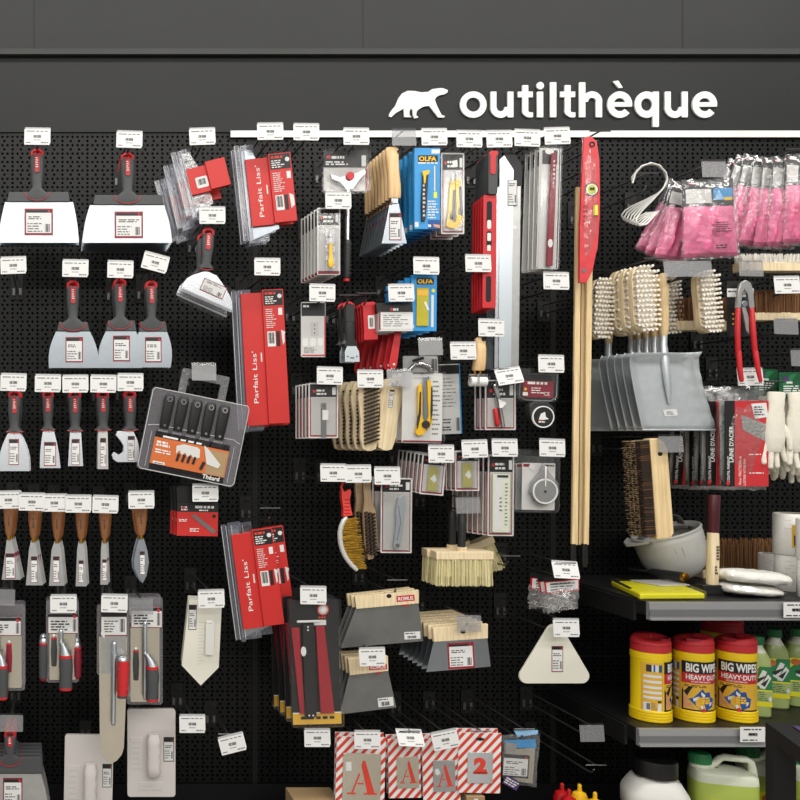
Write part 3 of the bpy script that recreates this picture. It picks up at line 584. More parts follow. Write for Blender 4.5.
# ================================================================ red boxed smoothing blades with clear profile
def liss(cx, cy, w, h, rot, label, n, prof_x, prof_len, words=True, second=False, step=34, drift=(0, 0), jit=0, d=.27, info=.5, plain_box=False):
    t = thing('boxed_smoother', label, 'smoothing blade', cx, cy, d, rot, group='red boxed smoothing blades')
    hw, hh = w/2, h/2
    b = B(t); b.m('steel' if not plain_box else 'clear_soft').prism([(prof_x + 2, -prof_len*.45)] + curve((-hw + 8, -prof_len*.45), (-hw + 8 + (12 if plain_box else 20), prof_len*.4), 3) + [(prof_x + 2, prof_len*.5)], 9, 10); b.done('blade', t)
    b = B(t); b.m('clear_bluish')
    for q in range(2): b.rr(prof_x - 5 + q*5.5, -prof_len/2 + q*2, prof_x - .4 + q*5.5, prof_len/2 + q*3, .6, 2 + q*2, 14)
    b.m('card_light'); [b.tube([(prof_x + q, -prof_len/2 + 1, 1), (prof_x + q, prof_len/2, 1)], .7, 5) for q in (-5, -.6, 4.8)]  # pale tubes imitate light caught on the clear plastic edges
    b.m('ink_soft'); [b.rect(prof_x - 1.2, -prof_len/2 + q, prof_x, -prof_len/2 + q + 1, 1.6) for q in range(4, int(prof_len) - 4, 7)]
    b.m('clear_bluish').rr(prof_x + 2, -prof_len/2 - 1, prof_x + 15, -prof_len/2 + 10, 1, 12, 13).rr(prof_x + 4, prof_len/2 - 10, prof_x + 22, prof_len/2 + 2, 1, 12, 13); b.done('clear_profile', t)
    b = B(t); b.m('red_box').box(-hw, -hh + 1.5, 1, hh, 0, 8).box(0, -hh - 1, hw, hh - 1, -5, 8)
    o = b.done('cardboard_sleeve', t, .6)
    b = B(t)
    if words:
        b.m('white').text('Parfait Liss’', -hw*.52, 0 if h < 90 else (h*.05 if h < 115 else h*.14), 4.6, -.5, -84 - 6, 0, min(h*.75, 52)).lines(-hw*.15 - 1, -16, -hw*.15 + 1, 14, 1, -.5, .3, 3)
        iy = -hh
        b.m('black_print').rect(1.2, iy, hw - 1, iy + 15, -5.4).m('stripe_red').lines(2.5, iy + 1, hw - 4, iy + 5, 1, -5.7, .6, 7).m('white').lines(2.5, iy + 5.5, hw - 6, iy + 14, 4, -5.7, .5, 4).m('paper').disc(hw - 4, iy + 6, 2.2, -5.8)
        b.m('paper').lines(2.5, iy + 18, hw - 8, iy + 38, 10, -5.6, .35, 8).rect(hw - 6, iy + 18, hw - 2, iy + 25, -5.6)
        b.rect(3, iy + 41, 11, iy + 56, -5.6).m('ink').barcode(4, iy + 42, 10, iy + 53, -5.9, 7).m('black_print').rect(12, iy + 41, 15.5, iy + 56, -5.6).m('card_light').prism([(17, iy + 40), (21, iy + 42), (hw - 1, iy + 46), (hw - 1, iy + 52), (18, iy + 55)], -5.7, -5.4)
    elif plain_box:
        b.m('paper').rr(-hw + 7, -hh + 12, -hw + 19, -hh + 23, 1.5, -.8); b.m('ink').barcode(-hw + 9, -hh + 14, -hw + 17, -hh + 20, -1.1, 7)
    b.done('sleeve_print', o)
    return stack(t, n, step, drift, jit)
liss(208, 177, 40, 28, -14, 'short red boxed smoothing blade with small white barcode sticker', 3, -25, 66, False, False, 40, (-6, 9), 3, .285, plain_box=True)
liss(271, 190, 45, 69, -6, 'middle length red boxed smoothing blade hung in the top row', 2, -27, 96, drift=(0, 0))
liss(265, 358, 42, 134, -3, 'longest red boxed smoothing blade beside the clear carrying case', 3, -25, 138, drift=(3, 1), d=.25)
liss(257.5, 579, 41, 97, -7.5, 'medium red boxed smoothing blade above the long black pack', 1, -24, 116, drift=(0, 0), d=.285)
liss(268.5, 577, 41, 97, -7.5, 'medium red boxed smoothing blade peeping out behind the other one', 1, -24, 112, d=.24)
# ================================================================ boxed snap blades
t = thing('blade_box', 'red and black card box of snap-off blades on a black sleeve', 'blade box', 198, 518, .27, 1, group='red and black blade boxes')
b = B(t, 1); b.m('black_print').box(177, 503, 218, 512, 0, 9).m('red_box').box(177, 512, 218, 536, 0, 9); b.m('white').lines(181, 506, 190, 511, 2, -.4, .6, 1).lines(195, 505.5, 214, 508.5, 1, -.4, .8, 2).lines(199, 509.5, 208, 511, 1, -.4, .8, 2).lines(179, 519, 191, 522, 2, -.4, .5, 4)
b.m('red').disc(183, 508, 1.6, -.6); b.m('steel_dark').prism([(191, 516), (195, 514.5), (216.5, 531), (213, 533.5)], -1, 0).m('black_print').disc(214, 516, 1.8, -.6).m('white').lines(190, 528, 200, 532, 3, -.4, .5, 6); b.done('card_box', t)
b = B(t, 1); b.m('black_plastic').prism([(176, 488), (180, 486), (216, 486), (217, 503), (177, 503)], 2, 8); b.done('hang_sleeve', t)
stack(t, 3, 22, (-2, 0))
# ================================================================ carded goods of the middle board
def edge_highlight(b, x0, y0, x1, y1, f):  # pale thin tubes painting the highlight along a blister's edge
    b.m('card_light').tube([(x0, y0, f), (x1, y0, f), (x1, y1, f), (x0, y1, f), (x0, y0, f)], .55, 5)
def card(t, x0, y0, x1, y1, head, headmat='black_print', body='card_grey', rim='burgundy', shell=True, depth=9, low=True, r=1.6, white=True):
    """card in a clear blister: header with small print, framed body, raised clear bubble"""
    b = B(t, 1); b.m('white' if white else 'card_light').rr(x0, y0, x1, y1, r, 0, 1.2)
    e = 1.3; b.m(rim).rect(x0 + e, y0 + e + head*.5, x1 - e, y1 - e, -.2).m(body).rect(x0 + e + 1, y0 + head, x1 - e - 1, y1 - e - 1.6, -.4).m(headmat).rect(x0 + e, y0 + e, x1 - e, y0 + head, -.6)
    w = x1 - x0; b.m('red').rect(x0 + w*.14, y0 + head*.5, x0 + w*.24, y0 + head*.68, -.9).m('white').lines(x0 + w*.27, y0 + head*.42, x0 + w*.72, y0 + head*.9, 2, -.9, .55); b.m('paper').rect(x1 - w*.2, y0 + head*.3, x1 - w*.08, y0 + head*.85, -.9)
    b.m('black_metal').rr(x0 + w*.38, y0 + head*.14, x0 + w*.62, y0 + head*.3, .4, -1.0); b.done('backing_card', t)
    if shell:
        b = B(t, 1); b.m('clear').rr(x0 + 2.4, y0 + head + 1, x1 - 2.4, y1 - 2.5, 2, -depth, -1).rr(x0 - .4, y0 - .4, x1 + .4, y1 + .4, r, -1.6, 1.6); edge_highlight(b, x0 + .2, y0 + .2, x1 - .2, y1 - .2, -1.4); b.done('clear_shell', t)
def snap_knife(b, x0, y0, x1, y1, w, grip='black_plastic', body='yellow', f=-8):
    """yellow cutter lying along a line"""
    a = math.degrees(math.atan2(y1 - y0, x1 - x0)) - 90; L = math.hypot(x1 - x0, y1 - y0); cx, cy = (x0 + x1)/2, (y0 + y1)/2; b.rot(cx, cy, a)
    b.m('steel').prism([(cx - w*.22, cy - L/2 - L*.16), (cx + w*.22, cy - L/2 - L*.1), (cx + w*.22, cy), (cx - w*.22, cy)], f + 2, f + 2.6)
    b.m(body).prism([(cx - w/2, cy - L*.5), (cx + w*.5, cy - L*.46), (cx + w*.55, cy), (cx + w*.8, cy + L*.42), (cx + w*.3, cy + L*.5), (cx - w*.8, cy + L*.5), (cx - w*.6, cy + L*.2)], f, f + 5)
    b.m(grip).prism([(cx + w*.1, cy - L*.3), (cx + w*.62, cy - L*.3), (cx + w*.75, cy + L*.3), (cx + w*.5, cy + L*.42), (cx + w*.1, cy + L*.3)], f - 1.4, f + 3).rr(cx - w*.25, cy + L*.2, cx + w*.2, cy + L*.36, w*.15, f - 2, f); b.rot(0, 0, 0)
# long handled scraper in blister
t = thing('floor_scraper', 'long handled scraper with silver head, red knob and black grip', 'scraper', 345, 150, .25)
b = B(t, 1); b.m('card_grey').rr(324, 152, 368, 191, 2, 4, 5).m('black_print').rr(323.5, 152, 368, 167, 1.5, 3.4, 3.9).m('red').rect(327, 155, 331, 158, 3).m('white').lines(332, 155, 345, 159, 1, 3, .7, 2).lines(326, 160.5, 352, 165, 2, 3, .6, 3); b.m('paper').rect(362, 155, 366.5, 166, 3).m('burgundy').rect(366, 168, 368, 190, 3.3); b.done('backing_card', t)
b = B(t, 1); b.m('clear').rr(322.5, 150.5, 369.3, 192.5, 3, -13, 6); b.done('clear_shell', t)
b = B(t, 1); b.m('alu').prism([(329, 175), (338, 178), (351, 176), (363, 170), (365, 174), (357, 182), (352, 190), (345, 190), (339, 183), (331, 180)], -9, 1); b.done('scraper_head', t, .8)
b = B(t, 1); b.m('red').disc(348.5, 177.5, 4.2, -15, -9, 16); b.done('knob', t, .8)
b = B(t, 1); b.m('chrome').tube([(347.5, 186, -3), (347, 243, -3)], 6, 12); b.done('shaft', t)
b = B(t, 1); b.m('grip_black').cap([(347, 243, -3), (346, 277, -3)], 9.2, 14); [b.tube([(347 - .03*q, 245 + q*4, -3), (347 - .03*q, 246.5 + q*4, -3)], 9.8, 12) for q in range(8)]; b.m('red').tube([(346, 278, -3), (345.9, 281.5, -3)], 7.6, 12); b.done('grip', t)
# small yellow knives
t = thing('carded_knife', 'slim yellow precision knife in a grey carded blister', 'knife', 323, 208, .275, group='slim yellow precision knives')
card(t, 317, 208, 340, 275, 17, 'black_print', 'card_grey', 'card_grey', True, 9); b = B(t, 1); b.m('clear_soft').rr(325, 229, 334, 271, 1.5, -7, -3); b.m('burgundy').rect(318, 271, 339, 274, -.9).m('yellow').loft([(244, 329.8, 1.8, 3), (259, 329.8, 1.9, 3), (260, 329.8, 2.8, 4), (266, 329.8, 2.8, 4), (268, 329.8, 1.6, 3)], 10, 3, -6).m('steel').prism([(328.7, 232), (331, 230), (331, 245), (328.7, 245)], -6, -5.4); b.done('cutter', t)
stack(t, 6, 17, (-1.2, .4))
# wooden putty knives
t = thing('putty_knife', 'flexible putty knife with pale wooden handle and paper label', 'putty knife', 393, 147, .29, 0, group='wooden handled putty knives by the blue cards')
b = B(t, 1); b.m('wood_honey').loft([(147, 392, 5, 6), (149, 392.5, 6.6, 9), (158, 393, 6.2, 9), (172, 394, 5.8, 9), (186, 395, 6.2, 10), (194, 395, 6.4, 10), (198, 395, 6, 8)], 16, 2.8, 5); b.m('black_metal').disc(398, 152, 1.6, -4.6, None, 10); b.done('handle', t)
b = B(t, 1); b.m('steel').box(391.5, 197.5, 398, 203, 0, 10).m('wood_brown').box(391, 201, 393, 204, 0, 9); b.done('ferrule', t)
blade_part(t, [(390.5, 203), (382.5, 243), (407.5, 243), (399.5, 203)], 'steel', 4.5, (390, 212.5, 402, 240)); stack(t, 8, 22, (0, 0))
# blue cards
t = thing('carded_cutter', 'blue card with slim black and yellow cutter and a blade strip', 'cutter', 428, 147, .295, group='blue cutter cards of the top row')
b = B(t, 1); b.m('blue').box(414.5, 148, 440, 229, 0, 12).m('black_print').rr(418, 155.2, 438, 162, 1, -.15).m('blue_dark').rect(428, 220, 440, 229, -.3).m('yellow').text('OLFA', 427.6, 158.6, 4.6, -.4, 0, .03, 17.5); b.m('paper').lines(418, 162, 438, 164, 1, -.3, .7, 2).rect(431.5, 149.5, 440, 153.5, -.2)
b.m('card_light').rect(434, 166, 436, 191, -.4); b.m('ink_soft').rect(435.4, 166, 436, 191, -.5); b.m('lime_yellow').rect(433.6, 192, 437, 198, -.4).m('paper').lines(427.5, 200, 439, 219, 7, -.3, .5, 3).rect(414.8, 222, 418.5, 227, -.3).rect(428, 224.5, 431, 227, -.5).m('skin').prism([(433, 224), (440, 225), (440, 228), (434, 227)], -.6, -.4); b.done('card_box', t)
b = B(t, 1); b.m('black_plastic').prism([(422, 176), (427.5, 176), (426, 205), (424.5, 221), (421, 221.5), (420.6, 205)], -5, 0).m('yellow').prism([(421, 172), (428.5, 170.5), (428.5, 174), (425.5, 176), (424.5, 184), (423, 184), (422.5, 176)], -5.6, -.5).m('card_light').lines(422, 184, 424.5, 218, 8, -5.3, .5, 3); b.done('cutter', t, .5)
stack(t, 7, 30, (0, 0))
t = thing('carded_knife', 'two yellow snap knives in one clear blister beside the blue cards', 'knife', 453, 153, .285, group='double yellow snap knives')
card(t, 441, 153, 464, 234, 17, 'black_print', 'card_grey', 'burgundy', True, 14); b = B(t, 1); snap_knife(b, 451.5, 182, 449, 227, 4.6); snap_knife(b, 456.5, 179, 458.5, 222, 4.6); b.m('yellow').prism([(446, 222), (452, 224), (458, 221), (460, 224), (454, 229), (446, 228)], -7, -3); b.m('white').prism([(452, 161), (457, 160), (457.5, 167), (452.5, 167.5)], -1.3, -1.1); b.done('cutter', t)
stack(t, 3, 30, (0, 0))
# red blade squares with dark handles
t = thing('ruler_tool', 'red slotted ruler tool with a dark grey handle', 'ruler tool', 486, 152, .29, .6, group='red slotted ruler tools')
b = B(t, 1); b.m('grip').rr(487.5, 153, 497, 195, 2.4, -6, 8); b.done('handle', t, 1.5)
b = B(t, 1); b.m('red').rr(489, 155, 494.5, 175, 2.4, -7.5, -5).rr(488.5, 151.5, 497, 156, 1.8, -6.6, 8); b.done('grip_inlay', t)
b = B(t, 1); b.m('red').rr(484, 195, 497.5, 308, 1, 0, 5); b.m('black_metal'); [b.rr(487.3, q0, 492.5, q1, 2.4, -.4) for q0, q1 in ((201, 225), (231, 248), (256, 268), (276, 302))]; b.m('paper').rr(487.8, 220, 491.8, 229, 1.6, -.8).rr(488, 233, 491.8, 241, 1, -.8).rr(488, 245, 491.6, 251, 1, -.8); b.done('ruler_body', t, .6)
stack(t, 5, 13, (0, .6))
# aluminium straight edges
t = thing('straightedge', 'tall bright aluminium straightedge with black end cap', 'straightedge', 512, 154, .27, .2, group='aluminium straightedges')
b = B(t, 1); b.m('alu').prism([(499.5, 160), (504, 155.5), (513.5, 170), (511.5, 369), (499.5, 369)], -1, 2).m('steel_bright').prism([(497, 189), (499.6, 186), (499.2, 368), (495.4, 368)], 1, 9); b.done('straight_plate', t)
b = B(t, 1); b.m('steel_dull').prism([(513.5, 186), (521.5, 184), (520, 366), (511.5, 366)], 2, 10); b.done('rear_profile', t, .5)
b = B(t, 1); b.m('black_plastic').prism([(503, 152.5), (514, 152), (523, 166), (522.5, 186), (513.5, 186), (513.5, 170)], 1, 9); b.done('end_cap', t, .6)
b = B(t, 1); b.sticker(507.5, 180, 517, 206, -1.6, 0, 'black_print'); b.m('paper').disc(515, 227, 2.4, 1, None, 7); b.done('label_sticker', t)
stack(t, 2, 34, (-1.4, 0))
# long burgundy blister packs
t = thing('carded_pencil', 'long narrow blister with a burgundy carpenter pencil', 'pencil pack', 550, 147, .295, 1.6, group='long narrow burgundy pencil packs')
b = B(t, 1); b.m('card_light').rr(541, 148, 560, 268, 1.5, 2, 3).m('black_print').rect(543, 150, 558, 164, 1.6).m('paper').disc(550, 151.5, 4.5, 1.2, None, 14, 2.6); b.done('backing_card', t)
b = B(t, 1); b.m('clear').rr(540, 146.5, 561, 269.5, 2, -9, 3.5).rr(539.6, 146, 561.4, 270, 2, 1.5, 2.4); b.m('white'); b.tube([(540, 148, 0), (540, 268, 0)], .9, 5).tube([(561, 148, 0), (561, 268, 0)], .9, 5).tube([(540, 268.8, 0), (561, 268.8, 0)], .9, 5); b.done('clear_shell', t)
b = B(t, 1); b.m('burgundy').loft([(154, 553, 2.6, 3), (200, 552.5, 3.2, 4), (266, 551.5, 3.2, 4)], 8, 4, -4); b.m('paper').lines(552, 160, 554, 190, 7, -8.3, .5, 3).disc(551, 244, 2.6, -8.6, None, 7, 4.5); b.done('pencil', t)
stack(t, 4, 14, (-1.6, .3), .6)
# red level and wooden battens
t = thing('torpedo_level', 'red torpedo level with round bubble vial in front of the wooden battens', 'level', 590, 138, .30, 0)
b = B(t, 1); b.m('level_red').prism([(583, 138), (590, 136.5), (596, 142), (598.5, 160), (599, 190), (599, 215), (597, 245), (592, 270), (586, 283), (578.5, 283), (579, 230), (581, 180)], -4, 3); b.done('level_body', t, 1)
b = B(t, 1); b.m('black_print').disc(590.5, 190, 6.8, -5, -3.5, 20).m('white').disc(590.5, 190, 5.8, -5.6, -4, 20).m('vial').disc(590.5, 190, 4.6, -6, -5, 20).m('ink').rect(588, 188, 593, 191, -6.4); b.done('vial', t)
b = B(t, 1); b.m('vial').tube([(594.5, 206, -4.6), (594.5, 216, -4.6)], 5, 8); b.done('vial', t)
b = B(t, 1); b.m('chrome').disc(583, 271, 2.2, -5, -3.5, 14); b.done('rivet', t)
b = B(t, 1); b.pillow([(582, 138), (597, 140), (598, 250), (579, 280)], 7, 2.5, [(0, 'clear_film')], 6, 30, 5, .4, -1); b.done('torn_film', t)
b = B(t, 1); b.m('black_metal').ring(591, 145, 3, 1.6, -5, -4, n=14); b.done('hang_eye', t)
b = B(t, 1); b.m('level_red').box(581, 202, 590, 226, -5.2, -4).m('red_deep').lines(582, 205, 588, 224, 4, -5.6, .6, 3); b.done('printed_panel', t)
for i, (x0, x1, xb0, xb1, lab) in enumerate(((574.5, 580.5, 570.5, 577, 'first'), (580.8, 585.8, 577.3, 582.3, 'middle'), (586, 592.5, 582.6, 588, 'last'))):
    t = thing('wooden_batten', f'tall pale wooden batten with black tip, {lab} of three hanging side by side', 'batten', x0, 186, .27 - .012*(i == 1), group='tall pale wooden battens')
    b = B(t, 1); b.m('wood').prism([(x0 + 2, 187), (x1 + 1.4, 187), (xb1 + 1, 545), (xb0 + 1.6, 545)], 0, 7); b.done('stick', t, 1)
    if i != 1:
        b = B(t, 1); b.m('black_plastic').loft([(544, (xb0 + xb1)/2, 2.8, 5), (562, (xb0 + xb1)/2, 3.2, 5), (567, (xb0 + xb1)/2, 2.2, 4)], 10, 3, 4); b.done('tip', t)
# ---------------------------------------------------------------- second row of the middle board
t = thing('blade_pack', 'single grey carded blade pack with red edge hanging under its own tag', 'blade pack', 313, 302, .25)
b = B(t, 1); b.m('card_light').rr(301, 302, 325.5, 357, 1.6, 0, 1.5).m('black_print').rect(301.5, 303, 325, 316, -.3).m('ink').lines(303, 312, 320, 315, 1, -.6, .6, 2).m('white').lines(303, 304.5, 312, 308, 1, -.6, .6, 1).m('red').rect(324.3, 316, 325.5, 356, -.3).rect(302, 354.6, 325, 356, -.3).m('card_grey').rect(310.5, 322, 318.5, 336, -.4).m('ink'); [b.disc(314.5, 325 + q*4, .7, -.7, None, 6) for q in range(3)]; b.m('white').rr(302.5, 338, 308, 346, 2, -.4).rr(310, 338, 316, 346, 2, -.4).rr(317.5, 338, 323, 346, 2, -.4); b.m('ink_soft').lines(304, 347, 318, 353, 3, -.5, .4, 3); b.done('backing_card', t)
b = B(t, 1); b.m('clear').rr(300.6, 301.6, 326, 357.6, 1.8, -2.5, 2); b.done('clear_shell', t)
t = thing('window_scraper', 'black handled window scraper with short steel blade', 'scraper', 349, 302, .26, group='black window scrapers')
soft_handle(t, 349, 302, 344, 6.2, 0, False); 
b = B(t, 1); b.m('grip_black').loft([(306, 349, 5.4, 9), (310, 349, 6.4, 12), (330, 349.5, 5.8, 12), (338, 350, 5, 10), (344, 351, 6.4, 9), (346, 351, 7.6, 8)], 16, 2.6, 4).box(345, 305, 353, 322, -8.5, 0); b.done('handle_cover', t)
b = B(t, 1); b.m('alu').prism([(347, 345.5), (355.5, 345.5), (359, 352), (359.5, 362), (344.5, 362), (344.5, 352)], -2, 2).m('ink').disc(347.5, 356.5, .8, -2.4, None, 8).disc(356.5, 356.5, .8, -2.4, None, 8).rect(350, 357.5, 354, 358.5, -2.4); b.done('blade_holder', t, .5)
stack(t, 2, 26, (-1.5, 0))
t = thing('plastic_slider', 'red plastic slider with white barcode sticker', 'slider', 367, 302, .265, -3, group='red plastic sliders with barcode')
b = B(t, 1); b.m('red').box(362.5, 302, 374.5, 340, 0, 7).box(361, 303, 376, 306, -1, 7).box(362, 334, 376, 340, -1, 7); b.done('slider_body', t, .8)
b = B(t, 1); b.m('paper').rr(367, 315.5, 373.5, 329, .6, -.5); b.m('ink').barcode(368.3, 318, 372, 327, -.8, 6); b.done('label_sticker', t); stack(t, 6, 14, (-.6, .6))
t = thing('card_sachet', 'white sachet with black header and hanging slot', 'sachet', 393, 300, .28, group='white sachets with black header')
b = B(t, 1); b.m('card_light').box(379, 310, 413, 331, 0, 10).m('black_print').prism([(376, 303), (412, 302), (413, 312), (377, 312)], -.3, 8).m('paper').rect(380.5, 313, 413, 329, -.5).m('burgundy').rect(379, 311.5, 380.5, 330, -.5).m('red').disc(391.5, 309.5, 1.7, -.8).m('white').lines(393, 308, 401, 311, 1, -.8, .8, 1).m('ink_soft').lines(383, 314.5, 410, 327, 6, -.8, .35, 4); b.done('sachet_body', t); stack(t, 3, 24, (-2.4, .6))
t = thing('caulk_tool', 'flat red plastic caulk tool with a hole in its rounded end', 'caulk tool', 392, 326, .26, 4, group='flat red caulk tools')
b = B(t, 1); b.m('red').prism([(396, 328), (398, 326.5), (401, 326.5), (402, 328), (400, 364), (398.5, 368), (395.5, 369.5), (393, 368), (391.5, 364)], 0, 3); b.m('paper').disc(396.6, 364, 1.2, -.3, None, 10); b.done('tool_body', t, .6); stack(t, 7, 22, (-2.6, .2), 2)
t = thing('carded_cutter', 'blue card with wide yellow scraper blade', 'cutter', 426, 275, .275, .6, group='blue cards with yellow scraper blades')
b = B(t, 1); b.m('blue').box(411.5, 275, 437, 331, 0, 8).m('black_print').rr(416.5, 278.2, 434, 284.6, 1, -.15).m('yellow').text('OLFA', 425.4, 281.2, 4.2, -.4, 0, .03, 15); b.m('card_light').rect(431.5, 295, 434, 327, -.3).m('lime_yellow').disc(433.5, 290.5, 1.8, -.4).m('paper').rect(412.3, 325, 414.5, 328, -.4); b.done('card_box', t)
b = B(t, 1); b.m('olive_yellow').rr(416.5, 288, 428.5, 326, .6, -3, -.3).m('gold').rr(417, 290, 428, 296, 1, -3.6, -2.5).m('paper').prism([(423.5, 302.5), (425.5, 301.5), (429, 310), (427, 310.5)], -3.8, -3.2); b.done('scraper_blade', t); stack(t, 5, 40, (0, 0))
# ---------------------------------------------------------------- third row
t = thing('blade_pack', 'grey snap blade pack with red side edges, black header', 'blade pack', 323, 381, .275, group='grey snap blade packs by the wire brushes')
card(t, 308.5, 383, 338, 438, 14, 'black_print', 'card_grey', 'red_deep', True, 6); b = B(t, 1); b.m('steel_dark').rr(321, 403, 326, 437, .4, -3, -1.5).m('ink').disc(323.5, 406, .8, -3.3, None, 6).m('paper').rect(322, 410, 328, 420, -3.4); b.done('snap_blade', t); stack(t, 5, 17, (-1.3, .2))
def wood_brush(cx, y0, y1, hw, label, face, d, n, step, drift, rot=0):
    t = thing('wire_brush', label, 'brush', cx, y0, d, rot, group='paddle shaped wooden wire brushes'); h = y1 - y0
    b = B(t, 1); b.m('wood_pale').prism(curve((cx - 3.5, y0 + 1), (cx - 3, y1 - 1), 0)[:0] + [(cx - 3, y0 + .5), (cx + 3, y0 + .5), (cx + hw*.75, y0 + 5), (cx + hw, y0 + h*.25), (cx + hw*.78, y0 + h*.55), (cx + hw*.85, y0 + h*.8), (cx + hw*.6, y1 - 2), (cx + 2, y1), (cx - 2, y1), (cx - hw*.6, y1 - 2), (cx - hw*.85, y0 + h*.8), (cx - hw*.78, y0 + h*.55), (cx - hw, y0 + h*.25), (cx - hw*.75, y0 + 5)], 0, 12); o = b.done('brush_block', t, 1)
    b = B(t, 1); b.m('black_metal').disc(cx, y0 + 7, 2.2, -.3, None, 12, 1.8); b.done('hang_hole', o)
    if face:
        b = B(t, 1); b.m('bristle_dark')
        for j in range(15):
            y = y0 + 8 + j * (h - 14)/15
            for i in range(5):
                fx = cx - hw*.55 + i*hw*.27; b.prism([(fx, y + 2.2 - i*1.0), (fx + 2.2, y + 1.2 - i*1.0), (fx + 2.6, y + 2.4 - i*1.0), (fx + .4, y + 3.4 - i*1.0)], -14, 0)
        b.done('wire_bristles', t)
    else:
        b = B(t, 1); b.sticker(cx - 2.5, y0 + 12, cx + 2, y0 + 30, -.3, .1, 'black_print', 3); b.done('label_sticker', t)
        b = B(t, 1); b.m('bristle_dark'); [b.box(cx - hw*.5, y0 + 12 + j*4, cx + hw*.5, y0 + 14 + j*4, 12, 26) for j in range(12)]; b.done('wire_bristles', t)
    return stack(t, n, step, drift)
wood_brush(369.5, 379, 451, 11, 'wooden wire brush with dark bristles facing the shopper', True, .275, 5, 34, (-2.4, 0))
wood_brush(394, 378, 451, 11.5, 'wooden wire brush hung with its bare wooden back and sticker outwards', False, .27, 3, 24, (-.6, 0), 7)
t = thing('carded_knife', 'large yellow and black snap knife with thumb wheel in clear pack', 'knife', 423, 372, .285, 1, group='large yellow snap knives with wheel')
b = B(t, 1); b.m('card_light').rr(403, 373, 443, 443, 1.5, 1, 2).m('paper').rr(431, 376, 443, 442, 1, .6).m('burgundy').rect(404, 440.6, 443, 442.4, .4).m('ink_soft').lines(433, 379, 441, 436, 12, .3, .3, 3); b.done('backing_card', t)
b = B(t, 1); b.m('clear').rr(402, 372, 444, 444, 2, -12, 2.5); b.done('clear_shell', t)
b = B(t, 1); b.m('steel').prism([(422.5, 378), (428.5, 376), (428.5, 425), (424, 425)], -5, -4).m('yellow').prism([(417, 386), (420.5, 384), (421.5, 400), (421, 416), (426, 426), (424, 434), (418, 436), (415, 433), (417.5, 420)], -9, -2).prism([(426, 381), (429.5, 380), (431, 396), (431.5, 424), (427, 430), (425, 424), (428, 416)], -9, -2)
b.m('grip_black').prism([(418.5, 392), (420, 392), (420, 414), (417.5, 428), (416, 430), (418, 410)], -10, -4).prism([(429.8, 386), (431.2, 388), (431.8, 410), (430, 424), (429.4, 410)], -10, -4).disc(425, 424.5, 4, -12, -8, 14); b.done('cutter', t, .6); stack(t, 3, 26, (-1.2, 0))
t = thing('folding_knife_pack', 'clear pack with shiny silver folding tool behind the yellow snap knife', 'knife', 420, 357, .21, 0)
b = B(t, 1); b.m('card_light').rr(403, 356, 438, 395, 1.5, 1, 2).m('paper').rr(430, 357, 437.5, 374, 1, .5).m('ink').barcode(431, 359, 437, 371, .2, 6).m('black_metal').prism([(412, 360), (423, 356.5), (424, 359), (413, 362.5)], -2, .5); b.m('clear').rr(402, 355, 439, 396, 2, -8, 2.4).m('chrome').tube([(409, 370, -3), (414, 364, -4), (421, 364, -4), (428, 367, -4), (432, 374, -4)], 6, 10); b.done('blister_card', t)
t = thing('printed_pack', 'tall grey printed pack standing behind the yellow snap knives', 'pack', 448, 363, .2, -2)
b = B(t, 1); b.m('card_light').box(437, 364, 459.5, 434, 0, 6).m('blue').box(458.4, 364, 459.8, 434, -.2, 6).m('black_print').rect(438, 365, 459, 374, -.3); b.m('ink_soft').lines(440, 377, 456, 408, 9, -.3, .25, 3); b.m('ink').lines(441, 418, 449, 424, 2, -.3, .5, 2).barcode(454, 418, 458, 431, -.3, 4).lines(440, 426, 450, 431, 2, -.3, .6, 5); b.done('card_box', t)
# wallpaper seam roller
t = thing('seam_roller', 'wooden handled seam roller with white wheel', 'roller', 480, 338, .285, 0)
b = B(t, 1); b.m('wood_honey').loft([(337, 480.5, 2.5, 4), (339, 481, 5, 8), (350, 481, 5.6, 10), (360, 480.3, 6, 10), (369, 479.5, 6.2, 9), (370.5, 479.5, 5.4, 7)], 14, 3, 5); b.m('black_metal').disc(483, 339.5, 2.2, -3.4, None, 10); b.done('handle', t)
b = B(t, 1); b.m('brass').tube([(475.5, 370, 4), (475.5, 374, 4)], 3, 8).tube([(481, 370, 4), (481, 374, 4)], 3, 8).m('chrome').tube([(470, 381, 4), (470, 374.5, 4), (488, 374.5, 4), (488, 381, 4), (470, 381, 4)], 1.8, 8).tube([(477, 374, -9), (477, 384, -9)], 2, 6); b.done('fork', t)
b = B(t, 1); b.m('white').tube([(471, 381.5, 4), (487, 381.5, 4)], 11.5, 20); b.done('wheel', t, .8)
t = thing('carded_cutter', 'red and steel glass cutter on a white card with red frame', 'cutter', 497, 378, .27, group='glass cutters on white cards')
card(t, 485, 380, 515.5, 430, 18, 'black_print', 'card_light', 'red_deep', True, 10); b = B(t, 1); b.m('chrome').cap([(494, 386, -6), (497, 400, -6), (502, 426, -6)], [6, 6, 4], 10).ring(498, 384, 5, 3, -8, -4, n=16, ky=.5).m('red').cap([(494, 410, -6), (496, 424, -6)], [5, 6], 10).m('white').prism([(496, 399), (504, 403), (500, 408), (497, 408)], -12, -11.6); b.done('glass_cutter', t); stack(t, 3, 18, (-1.6, 0))
t = thing('tape_measure', 'round black tape measure hanging from a burgundy blister card', 'tape measure', 539, 369, .28, 2)
